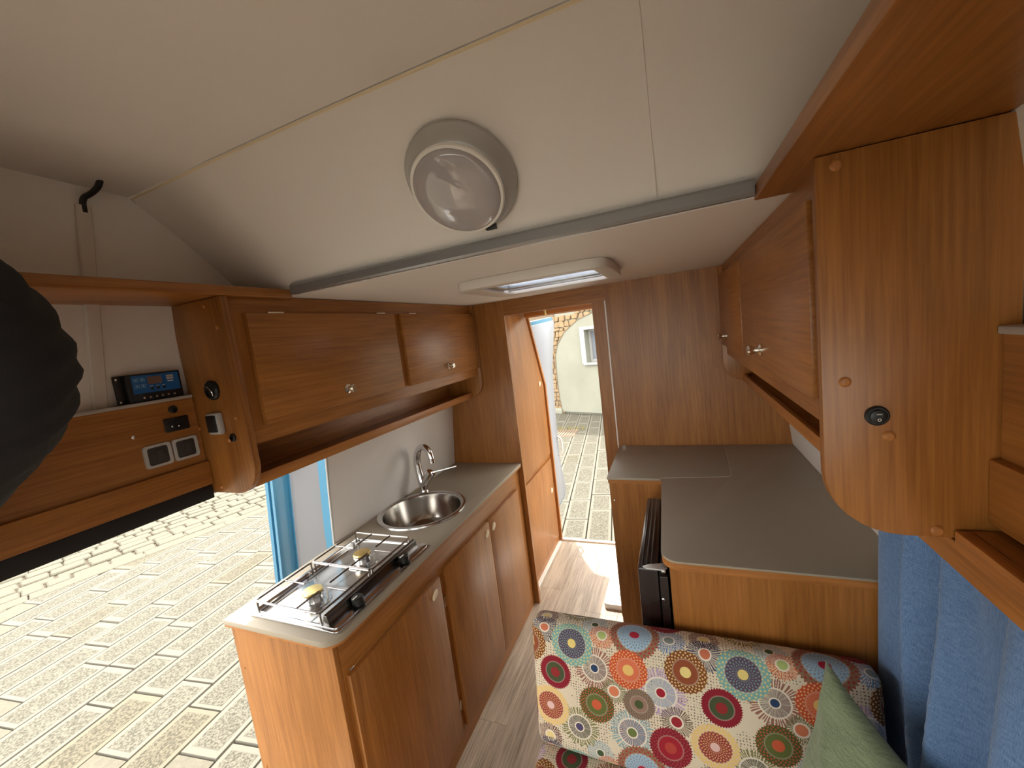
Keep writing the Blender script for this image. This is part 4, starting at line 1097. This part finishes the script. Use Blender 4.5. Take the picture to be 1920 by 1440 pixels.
# sage green scatter cushion
pl_ = bpy.data.meshes.new('scatter_cushion'); bm = bmesh.new()
P0 = Vector((.224, .850, .897)); E1 = Vector((-.10, -.035, -.38)); E2 = Vector((.140, -.285, -.062))
Nn = E1.cross(E2).normalized()
if Nn.y > 0: Nn = -Nn
n = 26; vt = {}
for sgn in (1, -1):
    for i in range(n + 1):
        for j in range(n + 1):
            a, b_ = i / n, j / n
            if sgn < 0 and (i in (0, n) or j in (0, n)): vt[(sgn, i, j)] = vt[(1, i, j)]; continue
            # edges drawn in between the corners
            ia = a + .06 * math.sin(math.pi * b_) * (.5 - a) * 2 * abs(2 * a - 1)
            ib = b_ + .06 * math.sin(math.pi * a) * (.5 - b_) * 2 * abs(2 * b_ - 1)
            hgt = .070 * (math.sin(math.pi * a) * math.sin(math.pi * b_)) ** .55 if 0 < i < n and 0 < j < n else 0
            p = P0 + E1 * ia + E2 * ib + Nn * (hgt * sgn)
            p += Nn * .010 * noise.noise(p * 14) * (1 if hgt else 0) + Nn * .016 * math.exp(-((a - b_ * .8 - .08) / .05) ** 2) * math.sin(math.pi * b_) * (1 if hgt else 0) * sgn
            vt[(sgn, i, j)] = bm.verts.new(p - P0)
    for i in range(n):
        for j in range(n):
            q = [vt[(sgn, i, j)], vt[(sgn, i + 1, j)], vt[(sgn, i + 1, j + 1)], vt[(sgn, i, j + 1)]]
            try: bm.faces.new(q)
            except ValueError: pass
bmesh.ops.recalc_face_normals(bm, faces=bm.faces[:])
for f in bm.faces: f.smooth = True
bm.to_mesh(pl_); bm.free(); pl_.materials.append(M['pillow'])
po = bpy.data.objects.new('scatter_cushion', pl_); COL.objects.link(po); po.location = P0
tag(po, 'sage green scatter cushion leaning in the corner by the blue curtain', 'cushion')

# ------------------------------------------------------------------ CEILING LAMP, SKYLIGHT
sn_ = Vector((0, -.660, -.751)).normalized()
lc = Vector((-.374, .772, 1.797 + (.888 - .772) * .885 + .004)) + sn_ * .004
la = thing('ceiling_lamp', 'round silver ceiling lamp with frosted dome on the sloped roof panel', 'lamp', lc)
G().lathe([(.114, -.006), (.114, .003), (.110, .007), (.104, .016), (.098, .026), (.092, .031), (.082, .032)], lc, sn_, 64).build('base', M['silverpaint'], la)
G().lathe([(.092, .029), (.094, .034), (.092, .038), (.087, .039), (.086, .034)], lc, sn_, 64).build('retaining_ring', M['whiteplastic'], la)
G().lathe([(.088, .033)] + [(.087 * math.cos(math.radians(a)), .036 + .022 * math.sin(math.radians(a))) for a in range(0, 88, 8)] + [(.002, .058)], lc, sn_, 64).build('dome', M['lampglass'], la)
sv = sn_.cross(Vector((1, 0, 0))).normalized()
if sv.z > 0: sv = -sv
sp_ = lc + sv * .098 + sn_ * .022 + Vector((.028, 0, 0))
G().box(sp_.x - .012, sp_.x + .012, sp_.y - .005, sp_.y + .005, sp_.z - .006, sp_.z + .006).build('slide_switch', M['black'], la, bev=.001)

sky = thing('roof_hatch', 'off-white framed roof skylight in the low ceiling by the bulkhead', 'skylight', (-.4, 1.38, 1.745))
ofr = [(-.665, 1.235), (-.63, 1.187), (-.205, 1.187), (-.160, 1.235), (-.160, 1.57), (-.20, 1.615), (-.63, 1.615), (-.665, 1.57)]
def rnd(poly, k):
    for _ in range(k):
        q = []
        for a, b_ in zip(poly, poly[1:] + poly[:1]):
            q += [(a[0] * .8 + b_[0] * .2, a[1] * .8 + b_[1] * .2), (a[0] * .2 + b_[0] * .8, a[1] * .2 + b_[1] * .8)]
        poly = q
    return poly
ifr = roundrect(HX0 + .012, HX1 - .012, HY0 + .012, HY1 - .012, .02, 3)
G().plate(rnd(ofr, 2), [ifr], 1.746, 1.776).build('frame', M['offwhite'], sky, bev=.004)
for (a, b_, c_, d_) in ((HX0, HX0 + .006, HY0, HY1), (HX1 - .006, HX1, HY0, HY1), (HX0 + .006, HX1 - .006, HY0, HY0 + .006), (HX0 + .006, HX1 - .006, HY1 - .006, HY1)):
    G().box(a, b_, c_, d_, 1.776, 1.789).build('shaft_lining', M['whiteplastic'], sky)
G().plate([(HX0 + .001, HY0 + .001), (HX1 - .001, HY0 + .001), (HX1 - .001, HY1 - .001), (HX0 + .001, HY1 - .001)], [], 1.774, 1.779).build('pane', M['skypane'], sky)
G().box(HX0 + .006, HX1 - .006, HY1 - .135, HY1 - .105, 1.755, 1.772).build('blind_rail', M['alu'], sky, bev=.002)
G().box(HX0 + .006, HX1 - .006, HY1 - .060, HY1 - .045, 1.755, 1.770).build('blind_rail', M['alu'], sky, bev=.002)
G().box(HX0 + .012, HX0 + .045, HY0 + .02, HY1 - .14, 1.755, 1.772).build('side_track', M['alu'], sky, bev=.002)
g = G()
for xx in (-.40, -.335):
    g.box(xx, xx + .04, 1.395, 1.400, 1.7732, 1.7738)
for (a, b_, c_, d_) in ((-.415, -.28, 1.375, 1.3765), (-.415, -.28, 1.42, 1.4215), (-.415, -.4135, 1.375, 1.42), (-.2815, -.28, 1.375, 1.42)):
    g.box(a, b_, c_, d_, 1.7732, 1.7738)
g.build('warning_print', M['greyplastic'], sky)

# ------------------------------------------------------------------ PERSON at the left edge: black sleeve, elbow towards the camera
def person():
    V_ = []; E_ = []
    def v(x, y, z, r): V_.append((x, y, z, r)); return len(V_) - 1
    def chain(a, *pts):
        for p in pts:
            i = v(*p); E_.append((a, i)); a = i
        return a
    pel = v(-1.00, -.13, .95, .145)
    che = chain(pel, (-1.01, -.13, 1.12, .135), (-1.01, -.13, 1.28, .150))
    nk0 = chain(che, (-1.00, -.13, 1.42, .115), (-.985, -.13, 1.49, .060))
    hd_ = chain(nk0, (-.965, -.13, 1.555, .072), (-.955, -.13, 1.62, .100), (-.965, -.13, 1.70, .090), (-.97, -.13, 1.735, .05))
    # left arm (towards the rear): elbow raised, hand braced on the roof
    sh = chain(che, (-.99, -.02, 1.38, .092), (-.965, .07, 1.38, .094))
    elb = chain(sh, (-.92, .15, 1.46, .094), (-.845, .235, 1.555, .090), (-.806, .275, 1.620, .086), (-.815, .275, 1.690, .086))
    wr_ = chain(elb, (-.855, .250, 1.780, .080), (-.90, .215, 1.875, .060), (-.925, .20, 1.915, .036))
    pa = chain(wr_, (-.94, .19, 1.955, .034), (-.95, .185, 1.985, .032))
    for k, (dx, dy_, l) in enumerate(((-.012, -.034, .9), (-.022, -.012, 1.05), (-.022, .012, 1.0), (-.012, .033, .8))):
        f0 = V_[pa]
        chain(pa, (f0[0] + dx * .9, f0[1] + dy_, f0[2] + .018, .0105), (f0[0] + dx - .03 * l, f0[1] + dy_ * 1.1, f0[2] + .028, .0095), (f0[0] + dx - .055 * l, f0[1] + dy_ * 1.15, f0[2] + .026, .0085))
    w0 = V_[wr_]
    chain(wr_, (w0[0] + .01, w0[1] - .035, w0[2] + .03, .012), (w0[0] + .005, w0[1] - .06, w0[2] + .055, .010))
    # right arm hanging
    s2_ = chain(che, (-1.00, -.24, 1.38, .090), (-1.00, -.335, 1.36, .078))
    e2_ = chain(s2_, (-1.01, -.385, 1.20, .058), (-1.01, -.40, 1.07, .052))
    w2_ = chain(e2_, (-.99, -.39, .93, .044), (-.96, -.375, .82, .034))
    p2_ = chain(w2_, (-.95, -.37, .77, .034))
    for k, dxx in enumerate((-.03, -.010, .010, .03)):
        f0 = V_[p2_]
        chain(p2_, (f0[0] + dxx, f0[1], f0[2] - .03, .0105), (f0[0] + dxx + .006, f0[1] + .004, f0[2] - .06, .0095), (f0[0] + dxx + .014, f0[1] + .012, f0[2] - .085, .0085))
    chain(w2_, (-.925, -.365, .795, .012), (-.905, -.36, .765, .010))
    for sy in (-.225, -.035):
        h_ = chain(pel, (-1.0, sy, .88, .105), (-.99, sy, .70, .082))
        k_ = chain(h_, (-.975, sy, .50, .062), (-.985, sy, .34, .058))
        a_ = chain(k_, (-1.0, sy, .12, .042), (-1.0, sy, .055, .045))
        chain(a_, (-.93, sy, .036, .036), (-.86, sy, .030, .028))
    V_ = [(a[0] - (.098 if a[1] > .03 and a[2] > 1.2 else .040), a[1], a[2] - (.022 if a[2] > 1.0 else 0), a[3]) for a in V_]
    me = bpy.data.meshes.new('person_cage')
    me.from_pydata([a[:3] for a in V_], E_, [])
    o = bpy.data.objects.new('person', me); COL.objects.link(o)
    sk_ = o.modifiers.new('skin', 'SKIN'); o.modifiers.new('sub', 'SUBSURF').levels = 3
    o.modifiers['sub'].render_levels = 3
    lay = me.skin_vertices[0].data
    for i, a in enumerate(V_):
        lay[i].radius = (a[3], a[3]); lay[i].use_root = (i == 0)
    bpy.context.view_layer.update()
    dg = bpy.context.evaluated_depsgraph_get()
    m2 = bpy.data.meshes.new_from_object(o.evaluated_get(dg))
    o.modifiers.clear(); o.data = m2; bpy.data.meshes.remove(me)
    m2.materials.clear()
    for k in ('jacket', 'trousers', 'skin', 'hair'): m2.materials.append(M[k])
    el_ = Vector((-.90, .265, 1.633))
    for vv in m2.vertices:                      # sleeve creases round the bent elbow
        p = vv.co
        dd = (p - el_).length
        if dd < .30 and p.y > .02:
            ax = (p - el_)
            wv = math.sin(ax.z * 120 + ax.x * 90 - ax.y * 30 + 4 * noise.noise(p * 8)) * .0055 * max(0, 1 - dd / .30)
            vv.co = p + vv.normal * (wv + .004 * noise.noise(p * 16))
    for p in m2.polygons:
        c = p.center; p.use_smooth = True
        k = 0
        if c.z < .93: k = 1
        if c.z > 1.455 and c.y < -.02: k = 2
        if c.z > 1.895 and c.y > .1: k = 2
        if c.z < .86 and c.y < -.32: k = 2
        p.material_index = k
    o.data.name = 'person'
    tag(o, 'person in a black sweatshirt at the left edge, elbow raised', 'person')
    hr = G().lathe([(.094, 1.655), (.106, 1.69), (.100, 1.735), (.075, 1.765), (.02, 1.775)], (-1.015, -.13, -.022), (0, 0, 1), 24)
    hr.build('hair', M['hair'], o)
    for sy in (-.165, -.095):
        G().lathe([(.010, 0), (.009, .005), (.003, .008)], (-.902, sy, 1.613), (1, 0, 0), 12).build('eye', M['whiteplastic'], o)
        G().lathe([(.005, .006), (.004, .0088), (.001, .0092)], (-.902, sy, 1.613), (1, 0, 0), 12).build('iris', M['hair'], o)
    G().tube([(-.908, -.13, 1.613), (-.885, -.13, 1.578), (-.902, -.13, 1.570)], .011, 8, 1).build('nose', M['skin'], o)
    G().tube([(-.912, -.158, 1.540), (-.902, -.13, 1.536), (-.912, -.102, 1.540)], .006, 8, 1).build('mouth', plain('lips', lin(170, 96, 86), .5), o)
    for sy in (-.232, -.028):
        G().lathe([(.012, -.006), (.024, 0), (.020, .006)], (-1.005, sy, 1.608), (0, 1, 0), 14, .7, 1.2).build('ear', M['skin'], o)
person()
